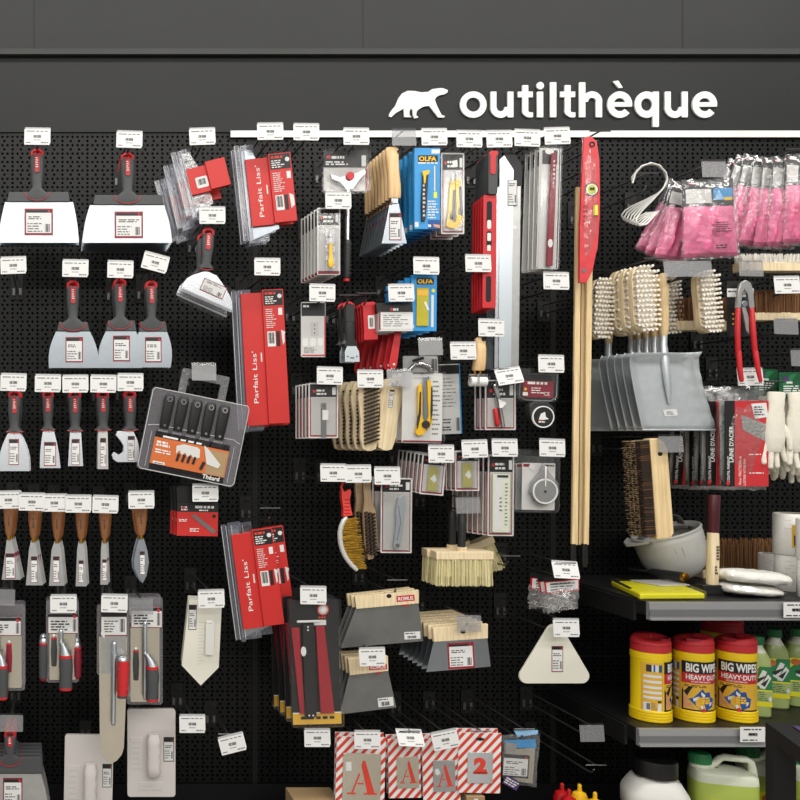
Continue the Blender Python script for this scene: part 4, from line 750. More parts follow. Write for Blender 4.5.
b = B(t, 1); b.m('black_print').rr(524, 375, 552, 382, 1, 0, 1).m('burgundy').rect(523.5, 381, 554, 397.5, -.2).m('white').lines(528, 381.8, 548, 384.6, 1, -.6, .9, 2).lines(532, 387, 546, 394, 3, -.6, .4, 4).rect(523.5, 392.5, 528.5, 396, -.6).text('CE', 547.5, 393.5, 3.6, -.7).m('gold').disc(526, 389.5, 1.6, -.7).m('ink').lines(526, 377, 535, 379.5, 1, -.4, .6, 2); b.done('backing_card', t)
b = B(t, 1); b.m('clear').rr(518, 369, 558, 401, 5, -6, 2).rr(517.4, 368.4, 558.6, 401.6, 5, 0, 1); b.m('clear_grey').tube([(520, 374, -2), (520, 397, -2), (526, 400.5, -2), (552, 400.5, -2), (557, 396, -2), (557, 374, -2)], 1.2, 6); b.done('clear_shell', t)
b = B(t, 1); b.m('grip_black').prism([(527, 406), (532, 401.5), (545, 401.5), (552, 407), (553, 416), (550, 425), (543, 427), (533, 424), (528, 416)], -16, 8); b.done('case', t, 3)
b = B(t, 1); b.m('white').ring(540.5, 417, 10.8, 9.8, -20, -14, n=30).m('black_print').disc(540.5, 417, 9.8, -19, -14, 24).m('paper').prism([(538, 414), (542, 412), (543, 417), (546, 419), (541, 420), (536, 420)], -19.6, -19).lines(536, 421, 545, 423, 1, -19.5, .8, 3).m('red').rect(536, 419.8, 539, 421.2, -19.8); b.done('dial', t)
# ---------------------------------------------------------------- fourth row
def small_blades(cx, y0, rot, label, n, drift, grp):
    t = thing('blade_pack', label, 'blade pack', cx, y0, .28, rot, group=grp)
    card(t, cx - 12, y0, cx + 12, y0 + 40, 10, 'black_print', 'card_light', 'red_deep', True, 6, r=1); b = B(t, 1); b.m('clear_soft').rr(cx - 6, y0 + 10, cx + 7, y0 + 37, 1, -5, -3); b.m('olive_yellow').box(cx - 5, y0 + 12, cx + 4.5, y0 + 36, -4, -1.5).m('white').prism([(cx - 3, y0 + 24), (cx + 1, y0 + 19), (cx + 3.6, y0 + 25), (cx + 1, y0 + 28)], -4.6, -4.3); b.done('blade_dispenser', t); return stack(t, n, 15, drift)
small_blades(434.5, 455, 5, 'small card with yellow blade dispenser, tilted', 7, (-1.5, -.6), 'tilted cards with yellow blade dispenser')
small_blades(467, 451, 0, 'small card with yellow blade dispenser, upright', 4, (-1.8, 0), 'upright cards with yellow blade dispenser')
t = thing('blade_pack', 'long white and red card with a clear long blade case', 'blade pack', 500, 455, .28, .5, group='long white and red blade cards')
card(t, 488, 455, 514, 536, 17, 'black_print', 'card_grey', 'red_deep', True, 8); b = B(t, 1); b.m('milk_clear').rr(492, 474, 509, 532, 1.4, -6, -2); b.m('paper').rr(494, 476, 501, 530, 1, -6.4, -5).m('ink').rect(496, 475, 507, 477.4, -6.8).m('ink_soft').lines(498.6, 496, 501.5, 512, 4, -6.9, .4, 3).lines(504, 482, 507, 526, 12, -6.8, .3, 5); b.done('blade_case', t); stack(t, 8, 16, (-2.0, 0))
t = thing('chalk_reel', 'clear pack with drop shaped chalk line reel', 'chalk line', 538, 452, .28, 1, group='chalk line reels in clear packs')
b = B(t, 1); b.m('card_light').rr(523, 463, 556, 510, 1, 2, 3).m('burgundy').rect(524, 464, 532, 467, 1.6).m('ink').lines(546, 464, 555, 467, 1, 1.6, .6, 2).m('paper').prism([(531, 463), (536, 466), (534, 471), (529, 468)], 1, 1.4); b.done('backing_card', t)
b = B(t, 1); b.m('clear').rr(518, 450, 560, 512, 4, -3, 4).rr(517, 449, 561, 513, 4, 2.6, 3.4); b.done('clear_shell', t)
b = B(t, 1); b.m('clear_grey').prism([(542, 463), (546, 472), (555, 482), (556, 492), (551, 501), (542, 505), (533, 501), (528, 492), (530, 482), (538, 472)], -16, -2); b.m('steel_dull').disc(542, 491, 13, -17, -16, 26); b.m('card_light').ring(542, 491, 12.5, 11, -18, -16.4, n=26).m('ink').disc(542, 491, 1.3, -18, None, 10).m('white').prism([(541.2, 466), (543, 466), (542.5, 486), (541.5, 486)], -18, -17); b.done('reel_body', t, 1.5); stack(t, 4, 22, (-1.6, .6))
# curved brass wire brush and dark wooden wire brushes
t = thing('wire_brush', 'curved brass wire brush with coral red plastic handle', 'brush', 347, 482, .27, 0)
b = B(t, 1); b.m('coral').tube([(343, 492, 2), (341.5, 487, 2), (343, 482.5, 2), (347, 481.5, 2)], 3, 8).prism([(341, 490), (344, 492), (349.5, 489), (350.5, 492), (349, 500), (350.5, 510), (352, 515), (342.5, 516.5), (342.8, 508), (341, 498)], -6, 10); b.m('red_dim'); [b.box(343.5, 499 + q*3.4, 349.5, 500.2 + q*3.4, -6.6, -5.6) for q in range(5)]; b.done('handle', t, 1)
arc = [(346.5, 517), (343.5, 521), (341.2, 526), (340, 532), (340, 538), (340.8, 544), (342.5, 550), (345, 556), (348.4, 561), (352.6, 566), (357, 570)]
b = B(t, 1); b.m('hook_white').tube([(x, y, 0) for x, y in arc], [5] + [6]*9 + [5], 10); b.done('curved_back', t)
b = B(t, 1); rr_ = random.Random(5)
for q in range(260):
    i = rr_.uniform(.4, 9.6); a = int(i); fx = i - a; x = arc[a][0] + (arc[a+1][0] - arc[a][0])*fx + 2; y = arc[a][1] + (arc[a+1][1] - arc[a][1])*fx
    L = rr_.uniform(11, 18) * (.45 + .65*math.sin(PI*(i + .6)/10.6)); b.m('wire_brass').tube([(x, y, rr_.uniform(-5, 5)), (x + L, y - L*.12 + rr_.uniform(-1.5, 1.5), rr_.uniform(-9, 4))], .7, 3)
b.done('brass_bristles', t)
for i, (cx, lab) in enumerate(((358.5, 'nearer the curved brush'), (366.5, 'nearer the folding knife pack'))):
    t = thing('wire_brush', 'slim dark wooden wire brush hanging handle up, ' + lab, 'brush', cx, 483, .25 + .02*i, -3, group='slim wooden wire brushes')
    b = B(t, 1); b.m('wood_grey').prism([(cx - 3.5, 483), (cx + 4, 483), (cx + 4.5, 500), (cx + 8, 512), (cx + 8.5, 545), (cx + 3, 559), (cx - 2, 560), (cx - 5, 545), (cx - 5, 512), (cx - 3, 500)], 0, 11); b.done('brush_block', t, 1)
    b = B(t, 1); b.m('bristle_dark'); [[b.prism([(cx - 4 + j*3.6, 512 + q*3.6 + j), (cx - 1.6 + j*3.6, 511.2 + q*3.6 + j), (cx - 1.6 + j*3.6, 513 + q*3.6 + j), (cx - 4 + j*3.6, 514 + q*3.6 + j)], -12, 0) for j in range(3)] for q in range(12)]; b.done('wire_bristles', t)
t = thing('folding_knife_pack', 'silver folding utility knife in a tall clear blister', 'knife', 396, 476, .275, .5, group='silver folding knives in tall blisters')
card(t, 381, 478, 412, 553, 14, 'black_print', 'card_grey', 'burgundy', True, 12); b = B(t, 1); b.m('alu').prism([(398, 497), (402.5, 495.5), (404, 500), (403, 512), (401, 530), (399, 544), (396, 548.5), (393, 547), (394, 536), (395.5, 522), (395, 509)], -10, -2); b.m('steel_dark').disc(396.5, 545, 2.2, -10.5, -10, 12).tube([(397, 505, -10.2), (399.5, 522, -10.2), (396, 540, -10.2)], .8, 5); b.done('folding_knife', t, 1); stack(t, 3, 30, (-4, 0))
# ---------------------------------------------------------------- big pale wash brushes
def wash_brush(x0, x1, y0, y1, yb, hx, hy, label, d, rot=0, n=1, step=30, drift=(0, 0)):
    t = thing('wash_brush', label, 'brush', (x0 + x1)/2, y0, d, rot, group='block brushes with black handle and cream bristles')
    b = B(t, 1); b.m('wood_pale').box(x0, y0, x1, y1, -14, 20); o = b.done('brush_block', t, 1.5)
    b = B(t, 1); b.m('bristle_cream').box(x0 + 3, y1, x1 - 3, yb - 10, -8, 14).fringe(x0 + 1, x1 - 1, y1 - .5, yb, -14, 18, ['bristle_cream', 'bristle_cream2', 'bristle_cream'], 900, .55, .03, 4, .07); b.done('bristles', t)
    b = B(t, 1); b.m('wood_pale').tube([(hx, y0, 2), (hx, y0 - 4, 2)], 12, 12).m('grip_black').loft([(hy, hx, 2.4, 6), (hy + 2, hx, 3.6, 9), (hy + 14, hx, 3.8, 10), (y0 - 8, hx, 3.4, 9), (y0 - 3, hx, 3.2, 8)], 12, 2.2, 2); b.done('handle', t)
    return stack(t, n, step, drift)
wash_brush(434, 491, 551, 559, 586, 462, 512, 'cream bristled block brush hanging level', .28, 0, 2, 46, (-1, 0))
wash_brush(440, 492, 545, 552, 580, 466, 514, 'cream bristled block brush hanging askew behind the level pair', .17, -22)
# ================================================================ wooden topped steel caulking blades
def caulk(pts_wood, pts_blade, hole, label, d, n, step, drift, grp, stk=None, brand=None, red=None, mat='steel_dark', bt=None):
    cx, cy = hole; t = thing('caulking_spreader', label, 'caulking blade', cx, cy, d, group=grp)
    b = B(t, 1); b.m('wood_pale').prism(pts_wood, 0, 10); o = b.done('wooden_grip', t, .8)
    b = B(t, 1); b.m('black_metal').disc(cx, cy, 2.6, -.4, None, 12, 2.1); b.done('hang_hole', o)
    if brand:
        x, y, w, h, a = brand; b = B(t, 1); b.rot(x, y, a).m('red').rect(x - w/2, y - h/2, x + w/2, y + h/2, -.4).m('white'); b.text('ROMUS', x, y, h*.62, -.7, 0, .02, w*.84); b.m('red').lines(x - 3, y + h*.9, x + 3, y + h*1.4, 1, -.4, .6, 2); b.done('grip_label', o)
    b = B(t, 1); b.m(mat).prism(pts_blade, 4, 5.2); o = b.done('blade', t)
    if stk:
        b = B(t, 1)
        if bt: b.rot(*bt)
        if len(stk) == 5: b.sticker(*stk[:4], 3.6, stk[4], 'red_deep')
        else: b.m('paper').rect(*stk, 3.6).m('ink').lines(stk[0] + 1, stk[1] + 1, stk[2] - 1, stk[1] + 2.4, 1, 3.3, .7, 3).barcode(stk[0] + 3, stk[1] + 4, stk[2] - 4, stk[3] - 1, 3.3, 9)
        b.done('label_sticker', o)
    return stack(t, n, step, drift)
caulk([(355, 597), (419, 590), (419, 603.5), (356.5, 609)], [(356.5, 608), (419, 603), (424, 641.5), (341, 648.5)], (389, 596), 'widest steel caulking blade with wooden top, upper one', .26, 3, 14, (-2, -.4), 'wide caulking blades', (405, 632, 421, 639.5), (405.5, 598.3, 18, 6, -4.5), bt=(413, 636, -3))
caulk([(348, 658.5), (388, 656), (388.5, 671), (350, 675.5)], [(350, 674.5), (388.5, 670.5), (397, 708), (340, 715)], (372, 660), 'narrow steel caulking blade with wooden top, lower one', .26, 4, 16, (-1.4, -.6), 'narrow caulking blades', (378.5, 698, 394, 707), (378, 667, 18, 5.5, -4), bt=(386, 702, -6))
caulk([(433, 628), (488, 624), (488, 638.5), (434, 642)], [(434.5, 641.5), (488, 638), (491.5, 667), (427, 672.5)], (463, 631.5), 'caulking blade with framed white label, in a deep stack', .285, 7, 24, (-.6, -.4), 'caulking blades in the deep stack', (448.5, 643, 475, 669, .14), None, mat='steel', bt=(462, 656, -3))
# ================================================================ long black and red packs
t = thing('wallpaper_tool_pack', 'long black and red pack with a yellow base strip', 'tool pack', 312, 600, .30, -1.5, group='long black and red packs')
b = B(t, 1); b.m('black_print').rr(289, 600, 338, 722, 2, 2, 4).m('gold').rect(290, 713, 338.5, 724.5, 1.4).m('white').rect(290, 712.5, 338.5, 713.6, 1.2); b.m('ink').lines(298, 716, 332, 720, 1, 1.0, .7, 2).m('card_grey').disc(323, 610, 5.8, 1.4, None, 20).m('stripe_red').ring(323, 610, 5.8, 4.6, 1, 1.6, n=24).lines(318, 616.5, 329, 619, 1, 1, .7, 4).m('white').disc(323, 610, 2.8, .9, None, 10); b.done('backing_card', t)
b = B(t, 1); b.m('red_deep').prism([(290, 627), (298, 627), (301.5, 713), (296.5, 713)], -6, 0).prism([(314.5, 626), (323, 626), (331, 713), (317, 713)], -6, 0); b.done('red_wiper', t, 1)
b = B(t, 1); b.m('black_plastic').rr(301, 624, 312.5, 716, 2, -10, -2).m('white').disc(306, 626, .9, -10.4, None, 8).disc(306, 629, .9, -10.4, None, 8).disc(305, 714, .9, -10.4, None, 8).disc(309, 714, .9, -10.4, None, 8).m('paper').disc(301, 650, 2.8, -10.6, None, 9, 5); b.done('black_bar', t, 1)
b = B(t, 1); b.m('clear').rr(287.5, 598.5, 339.5, 726, 2.5, -12, 4.5); b.m('card_light').tube([(296, 621, -4), (318, 621, -4)], 3, 8).box(313, 620, 325, 625, -4, 0); b.done('clear_shell', t); stack(t, 4, 40, (-2, -1))
# ================================================================ stencil sets
def glyph_A(b, cx, y0, y1, w, f):
    h = y1 - y0; b.m('stripe_red')
    q = lambda x, y: (cx + x*w, y0 + y*h)
    b.poly([q(.0, 0), q(.08, 0), q(.42, .95), q(.17, .95), q(-.05, .14)], f).poly([q(.06, .95), q(.5, .95), q(.5, 1), q(.06, 1)], f)
    b.poly([q(-.12, .36), q(-.08, .40), q(-.31, .95), q(-.37, .95)], f).poly([q(-.5, .95), q(-.22, .95), q(-.22, 1), q(-.5, 1)], f).poly([q(-.16, .66), q(.04, .66), q(.05, .70), q(-.18, .70)], f)
def stencil(x0, x1, y0, y1, pl, rot, ch, label, d, n=2, platemat='steel_warm', tear=None):
    t = thing('stencil_set', label, 'stencil set', (x0 + x1)/2, y0, d, rot, group='red striped stencil cards')
    b = B(t, 1); b.m('white').box(x0, y0, x1, y1, 0, 3); b.m('stripe_red'); w = x1 - x0; h = y1 - y0
    c = -h                                                         # slanted stripes clipped to the card
    while c < w:
        poly = [(c, h), (c + 4.2, h), (c + 4.2 + h*.9, 0), (c + h*.9, 0)]
        out = []
        for i in range(4):                                          # clip to 0..w
            p, q = poly[i], poly[(i + 1) % 4]; out.append(p); out += [((v), p[1] + (q[1] - p[1])*(v - p[0])/(q[0] - p[0])) for v in sorted((0, w), reverse=q[0] < p[0]) if (p[0] - v)*(q[0] - v) < 0]
        out = [(min(w, max(0, x)), y) for x, y in out]
        if max(x for x, _ in out) - min(x for x, _ in out) > .3: b.poly([(x0 + x, y0 + y) for x, y in out], -.3)
        c += 9.2
    b.m('black_metal').rr((x0+x1)/2 - 4, y0 + 5, (x0+x1)/2 + 4, y0 + 7.4, 1, -.6).disc((x0+x1)/2, y0 + 6, 2, -.6, None, 10); b.done('striped_card', t)
    b = B(t, 1); px0, py0, px1, py1 = pl; b.m(platemat).rr(px0, py0, px1, py1, .8, -2.2, -.6); o = b.done('stencil_plate', t, .4)
    b = B(t, 1); mw, mh = px1 - px0, py1 - py0; cx = (px0 + px1)/2
    if ch == 'A': glyph_A(b, cx + mw*.02, py0 + mh*.15, py1 - mh*.16, mw*.78, -2.5)
    else: b.m('stripe_red').text('2', cx, py0 + mh*.42, mh*.46, -2.5, 0, .07, mw*.52).rect(cx - mw*.28, py0 + mh*.63, cx + mw*.3, py0 + mh*.70, -2.5)
    if tear: b.m('paper').prism(tear, -2.8, -2.5)
    b.done('cut_out_character', o); return stack(t, n, 24, (1.4, -1.2), 1)
stencil(337, 386, 737, 815, (343.5, 753, 381.5, 802), 1.5, 'A', 'red striped stencil card with the biggest letter A plate', .28, 2, 'steel_warm', [(346, 762), (351.5, 761.5), (352, 770.5), (346.5, 771)])
stencil(388, 420, 739, 798, (396, 756.5, 418, 788), -1, 'A', 'red striped stencil card with a small letter A plate', .275, 2, 'steel_warm')
stencil(422, 459, 738, 801, (432, 760, 454, 791.5), -1.5, 'A', 'red striped stencil card with torn label on a letter A plate', .28, 2, 'steel_dull', [(433.5, 769), (437, 768), (439, 773), (435.5, 775), (434, 773)])
stencil(459, 501.5, 733, 793, (468, 752, 493, 783), 1.2, '2', 'red striped stencil card with the number two plate', .285, 2, 'steel_bright')
# bagged steel sheet
t = thing('bagged_trowel_set', 'clear bag with blue header, steel sheet and white label', 'bag', 523, 730, .28, 1)
b = B(t, 1); b.m('clear_soft').pillow([(502, 735), (540, 733), (537, 787), (504, 783)], 6, 1.5, [(0, 'clear_film')], 10, 10, 3, .5, 6); b.done('clear_bag', t)
b = B(t, 1); b.m('blue').prism([(505, 741), (536, 739), (537, 748), (505, 748)], 1, 2).m('blue_pale').prism([(514, 731), (538, 730), (538, 734), (518, 737)], 0, 1.5); b.done('blue_header', t)
b = B(t, 1); b.m('steel_warm').prism([(505, 750), (536, 748), (534, 784), (506, 780)], 2, 3.4); o = b.done('steel_sheet', t)
b = B(t, 1); b.rot(516, 766, 3).sticker(503, 755, 530, 778, 1.4, .16, 'black_print').m('steel_dull').rr(504, 743, 514.5, 754, 1.5, -5, 2); b.rot(512, 782, 28).m('purple').rect(503, 778, 519, 787, -7).m('paper').lines(504, 779, 518, 786, 3, -7.3, .5, 2); b.done('label_sticker', o)
# bag of fittings and triangular float
t = thing('spacer_bag', 'clear bag of tile spacers with white and red label', 'bag', 557, 575, .28, 0, group='bags of tile spacers')
b = B(t, 1); b.pillow([(543, 588), (580, 585), (577, 608), (547, 614)], 16, 5, [(0, 'clear_soft')], 14, 12, 4, 1.2); b.m('card_light'); q_ = random.Random(8)
for i in range(60):
    x, y, dd = q_.uniform(549, 574), q_.uniform(594, 608), q_.uniform(-10, 4); a = q_.uniform(0, 3.1); b.m(q_.choice(['card_light', 'card_grey', 'plastic_white'])).tube([(x, y, dd), (x + 4*math.cos(a), y + 4*math.sin(a), dd + 3)], .9, 4)
b.done('spacer_pouch', t)
b = B(t, 1); b.m('black_print').prism([(542, 577), (576, 575), (578, 582), (544, 585)], -4, -3).m('red').prism([(543, 582), (578, 578), (578, 590), (545, 593.5)], -4.6, -3.8).m('paper').prism([(545, 582.5), (577, 579.5), (577, 588.5), (546, 592)], -5, -4.4); b.rot(561, 585, -4).m('ink_soft').lines(549, 582, 574, 590, 3, -5.4, .4, 2).m('ink').lines(549, 582, 570, 584, 1, -5.5, .6, 2); b.done('header_card', t); stack(t, 3, 22, (-1.2, .4), 12)
t = thing('triangular_float', 'rounded triangular white float with narrow barcode label', 'float', 555, 624, .27)
ang = []
for cx, cy, r, a0, a1 in ((555, 633, 9, 205, 335), (582, 676, 7.6, -28, 92), (527, 676, 7.6, 88, 208)):
    ang += [(cx + r*math.cos(math.radians(a0 + (a1 - a0)*i/8)), cy + r*math.sin(math.radians(a0 + (a1 - a0)*i/8))) for i in range(9)]
b = B(t, 1); b.m('ivory').prism(ang, 0, 6); b.done('float_plate', t, 1)
b = B(t, 1); b.sticker(551.5, 646, 563, 672, -.5, .14, 'burgundy'); b.done('label_sticker', t)
# ================================================================ right part: hooks, gloves, brushes
for i in range(6):
    t = thing('s_hook', 'white metal S-shaped hook bunched on one peg, ' + ['front one', 'second from the front', 'third from the front', 'fourth from the front', 'fifth from the front', 'rear one'][i], 'S hook', 648, 178, .285 - .017*i, -8 + i*4, group='white metal S-shaped hooks')
    b = B(t, 1); o_ = i*1.2
    b.m('hook_white').tube([(632, 181, 0), (636, 172, 0), (643, 165.5, 0), (653, 163.5, 0), (661, 167, 0), (666.5, 175, 0), (667, 182, 0), (662, 190, 0), (650, 200, 0), (638, 209, 0), (632, 215, 0), (630, 220, 0), (633, 224, 0), (640, 223.5, 0), (648, 217, 0), (654, 212, 0)], 2.1, 8); b.done('bent_rod', t)
def glove_pack(c, label, d, rot, seed, head=.34, th=14, n=1, step=25, drift=(0, 0), jit=0, flat=False, grp='pink glove packs'):
    (x0, y0), (x1, y1) = c; w = x1 - x0; h = y1 - y0
    t = thing('glove_pack', label, 'glove pack', (x0 + x1)/2, y0, d, rot, group=grp); hy = y0 + h*head
    b = B(t, 1); b.m('black_print').box(x0 + 1, y0, x1 - 1, hy, 0, 2); b.m('red').prism([(x0 + w*.14, y0 + 3), (x0 + w*.24, y0 + 2), (x0 + w*.24, y0 + 5), (x0 + w*.16, y0 + 5.5)], -.6, -.2).m('white').lines(x0 + w*.26, y0 + 2.6, x0 + w*.46, y0 + 5, 1, -.4, .9, 2)
    b.m('card_light').rect(x0 + w*.08, y0 + h*.1 + 2, x0 + w*.56, hy - 4, -.4).m('card_grey').disc(x0 + w*.2, y0 + h*.2, w*.1, -.7, None, 12).disc(x0 + w*.4, y0 + h*.22, w*.08, -.7, None, 12)
    if flat: b.m('blue').rect(x0 + w*.6, y0 + h*.12, x0 + w*.96, y0 + h*.27, -.5).m('blue_pale').prism([(x0 + w*.62, y0 + h*.27), (x0 + w*.7, y0 + h*.14), (x0 + w*.8, y0 + h*.27)], -.8, -.5).m('yellow').rect(x0 + w*.8, y0 + h*.24, x0 + w*.95, y0 + h*.28, -.8)
    b.m('white').lines(x0 + w*.14, hy - 3.4, x0 + w*.4, hy - 1.2, 1, -.4, .8, 4); b.done('header_card', t)
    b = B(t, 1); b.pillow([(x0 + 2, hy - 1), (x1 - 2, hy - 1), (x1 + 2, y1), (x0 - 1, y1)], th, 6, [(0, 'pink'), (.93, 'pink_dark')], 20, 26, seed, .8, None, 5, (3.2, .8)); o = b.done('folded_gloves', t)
    if flat:
        b = B(t, 1); b.m('ink').lines(x0 + w*.5, y0 + h*.57, x0 + w*.82, y0 + h*.71, 5, -th - 9, .45, 3); b.done('print', o); b = B(t, 1); b.m('ink').lines(x0 + w*.5, y0 + h*.86, x0 + w*.82, y0 + h*.92, 2, -th - 7, .6, 4); b.done('print', o)
    b = B(t, 1); b.m('clear').pillow([(x0, y0), (x1, y0), (x1 + 4, y1 + 2), (x0 - 2, y1 + 2)], th + 6, 3, [(0, 'clear_film')], 14, 14, seed + 3, .8, 5); b.done('clear_bag', t)
    return stack(t, n, step, drift, jit)
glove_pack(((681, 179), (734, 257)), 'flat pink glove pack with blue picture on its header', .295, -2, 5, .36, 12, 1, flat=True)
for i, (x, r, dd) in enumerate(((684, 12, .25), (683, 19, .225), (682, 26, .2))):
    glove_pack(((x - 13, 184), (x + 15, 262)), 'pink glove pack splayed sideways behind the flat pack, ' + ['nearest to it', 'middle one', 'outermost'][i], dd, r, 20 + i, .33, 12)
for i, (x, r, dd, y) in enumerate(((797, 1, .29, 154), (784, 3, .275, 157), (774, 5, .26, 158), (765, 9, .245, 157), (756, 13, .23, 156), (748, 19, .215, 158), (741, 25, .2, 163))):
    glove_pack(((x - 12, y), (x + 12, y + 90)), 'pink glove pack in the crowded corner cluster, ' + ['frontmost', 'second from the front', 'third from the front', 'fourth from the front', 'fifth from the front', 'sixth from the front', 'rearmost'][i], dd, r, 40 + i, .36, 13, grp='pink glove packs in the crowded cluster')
def scrub(cx, cy, w, h, label, d, rot, seed):
    t = thing('scrubbing_brush', label, 'brush', cx, cy, d, rot, 0, 0, 'white bristled scrubbing brushes')
    hw, hh = w/2, h/2; prof = []
    for i in range(24):
        a = 2*PI*i/24; c, s_ = math.cos(a), math.sin(a); y = hh*math.copysign(abs(s_)**.7, s_); x = hw*math.copysign(abs(c)**.6, c)*(1 - .13*math.cos(PI*y/hh*.5)**2 if True else 1); prof.append((x, y))
    b = B(t); b.m('wood_pale').prism(prof, 0, 22); b.done('brush_block', t, 2)
    b = B(t); b.m('bristle_white').prism([(x*.8, y*.88) for x, y in prof], -7, 0); P_ = []
    for j in range(14):
        for i in range(6):
            x = -hw*.72 + i*hw*1.44/5 + (j % 2)*1.0 - .5; y = -hh*.88 + j*hh*1.76/13
            if abs(x)/hw + max(0, abs(y)/hh - .6)*1.5 > 1: continue
            P_.append((x, y, x/hw*2.0, y/hh*3))
    b.bristles(P_, 1, -19, 1.25, 1, seed, 6); b.done('bristles', t); return t
for i, (cx, cy, d) in enumerate(((643.5, 299, .285), (634, 301, .25), (625, 303, .215))):
    scrub(cx, cy, 24, 66, 'white bristled scrubbing brush hung over the dustpans, ' + ['front of three', 'middle of three', 'rear of three'][i], d, -3, i)
scrub(600, 309, 19, 60, 'white bristled scrubbing brush partly hidden behind the wooden battens', .2, 2, 9)
scrub(667, 306, 22, 56, 'white bristled scrubbing brush behind a dustpan handle', .16, -4, 10)
scrub(707, 302, 19, 62, 'white bristled scrubbing brush hanging alone beside the pliers', .27, -5, 11)
# dustpans
t = thing('dustpan', 'galvanised steel dustpan with pale wooden handle', 'dustpan', 664, 272, .26, 0, 0, -1, 'galvanised dustpans')
b = B(t, 1); b.m('wood').loft([(273, 665, 3, 8), (276, 665, 4.4, 11), (300, 665, 4.2, 11), (328, 664.5, 4.2, 11), (334, 664.5, 3.4, 9), (336, 664.5, 3, 8)], 12, 2.2, 6); b.m('black_metal').disc(667, 282, 2, -5.6, None, 10); b.done('handle', t)
b = B(t, 1); b.m('galv').loft([(334, 664.5, 3.3, 8, 6), (345, 664, 3.6, 8, 6), (356, 664, 4.2, 8, 2), (385, 666, 3.4, 5, -2), (404, 668, 1.6, 2, 0)], 12, 2, 0); b.done('socket', t)
b = B(t, 1); b.m('galv'); G = []; nx, ny = 18, 16
for j in range(ny + 1):
    v = j/ny; row = []
    for i in range(nx + 1):
        u = i/nx; xl = 624 + 17*v**1.4; xr = 692 + 23*v**1.5; x = xl + (xr - xl)*u; y = 353.5 + (430 - 353.5)*v - (1.6*v if False else 0)
        wall = max(0, (abs(u - .5) - .36)/.14)**1.6*(1 - v)**.55*20; back = max(0, 1 - v/.12)**2*14
        rip = math.sin(v*34)*1.3*(1 if u > .86 else 0)
        row.append(b.v(x, y, 4 - wall - back + rip))
    G.append(row)
for j in range(ny):
    for i in range(nx): b.f([G[j][i], G[j+1][i], G[j+1][i+1], G[j][i+1]])
b.tube([(641, 430, 3), (714, 430, 3)], 2.2, 6); o = b.done('pan', t)
b = B(t, 1); b.m('card_light').prism([(662, 410), (676, 409), (677, 415.5), (664, 416.5)], 3, 3.4); b.m('ink_soft').lines(666, 411, 674, 415, 2, 2.6, .5, 3); b.done('label_sticker', o)
so = o.modifiers.new('sheet', 'SOLIDIFY'); so.thickness = .0012
st_ = stack(t, 6, 24, (-1.4, 0)); st_[-1].location.y = -.075
# brooms behind
def broom(x0, x1, yb0, yb1, yw0, yw1, label, d, mats, up=True, depth=30):
    t = thing('broom', label, 'broom head', (x0 + x1)/2, yw1, d, group='broom heads')
    b = B(t, 1); b.m('wood_pale').box(x0, yw0, x1, yw1, -depth*.4, depth*.6); b.done('broom_block', t, 2)
    b = B(t, 1); b.m(mats[0]).box(x0 + 2, min(yb0, yb1) + 6, x1 - 2, max(yb0, yb1), -depth*.2, depth*.4).fringe(x0 + 1, x1 - 1, yw0 + .5 if up else yw1, yb0 if up else yb1, -depth*.45, depth*.6, mats, 900, .55, .03, 6, .3); b.done('bristles', t); return t
broom(674, 738, 297, 322, 321, 331, 'brown bristled broom head behind the scrubbing brush', .17, ['bristle_brown', 'bristle_brown2', 'bristle_brown'])
broom(751, 812, 290, 314, 313, 321, 'brown bristled broom head beside the pliers, cut by the picture edge', .24, ['bristle_brown', 'bristle_brown2', 'bristle_brown'])
broom(738, 812, 254, 264, 263, 272, 'white bristled broom head under the pink glove cluster', .27, ['bristle_white', 'bristle_white', 'card_light'])
# pliers
t = thing('pliers', 'water pump pliers with long red dipped handles', 'pliers', 745, 284, .31)
b = B(t, 1); b.m('steel_dull').prism([(736, 308), (737.5, 291), (740, 283), (745, 280), (750, 283), (752.5, 291), (754, 308), (748.5, 308), (747, 294), (743.5, 289), (741.5, 294), (740.5, 308)], -3, 5).prism([(741, 302), (745, 305), (749, 318), (749, 334), (746, 330), (744, 318)], -1, 4); b.m('steel').disc(743.5, 304, 3, -5, -2, 14); b.done('jaws', t, 1)
b = B(t, 1); b.m('red').cap([(738, 310, 0), (737.5, 330, 0), (738, 352, 0)], [5.6, 6, 5.6], 10).cap([(738.5, 352, 0), (740, 370, 0), (741.5, 380, 0)], [6, 5.5, 5], 10); b.done('handle', t)
b = B(t, 1); b.m('red').cap([(751, 310, -2), (752, 330, -3), (753.5, 352, -4)], [5.6, 6, 5.6], 10).cap([(754, 352, -4), (756, 368, -5), (758.5, 381, -6)], [6, 5.5, 4], 10); b.done('handle', t)
t = thing('hang_card', 'dark hang card with white strip behind the pliers', 'card', 741, 284, .29)
b = B(t, 1); b.m('black_print').rr(727, 281, 753, 336, 1, 0, 1.5).m('paper').rect(727, 288.5, 753.5, 297, -.4).m('ink').barcode(739, 290, 748, 295, -.7, 7).lines(728, 290, 736, 293, 1, -.7, .5, 2); [b.m('gold').disc(733, 314 + q*5, 1, -.5, None, 8) for q in range(3)]; b.done('printed_card', t)
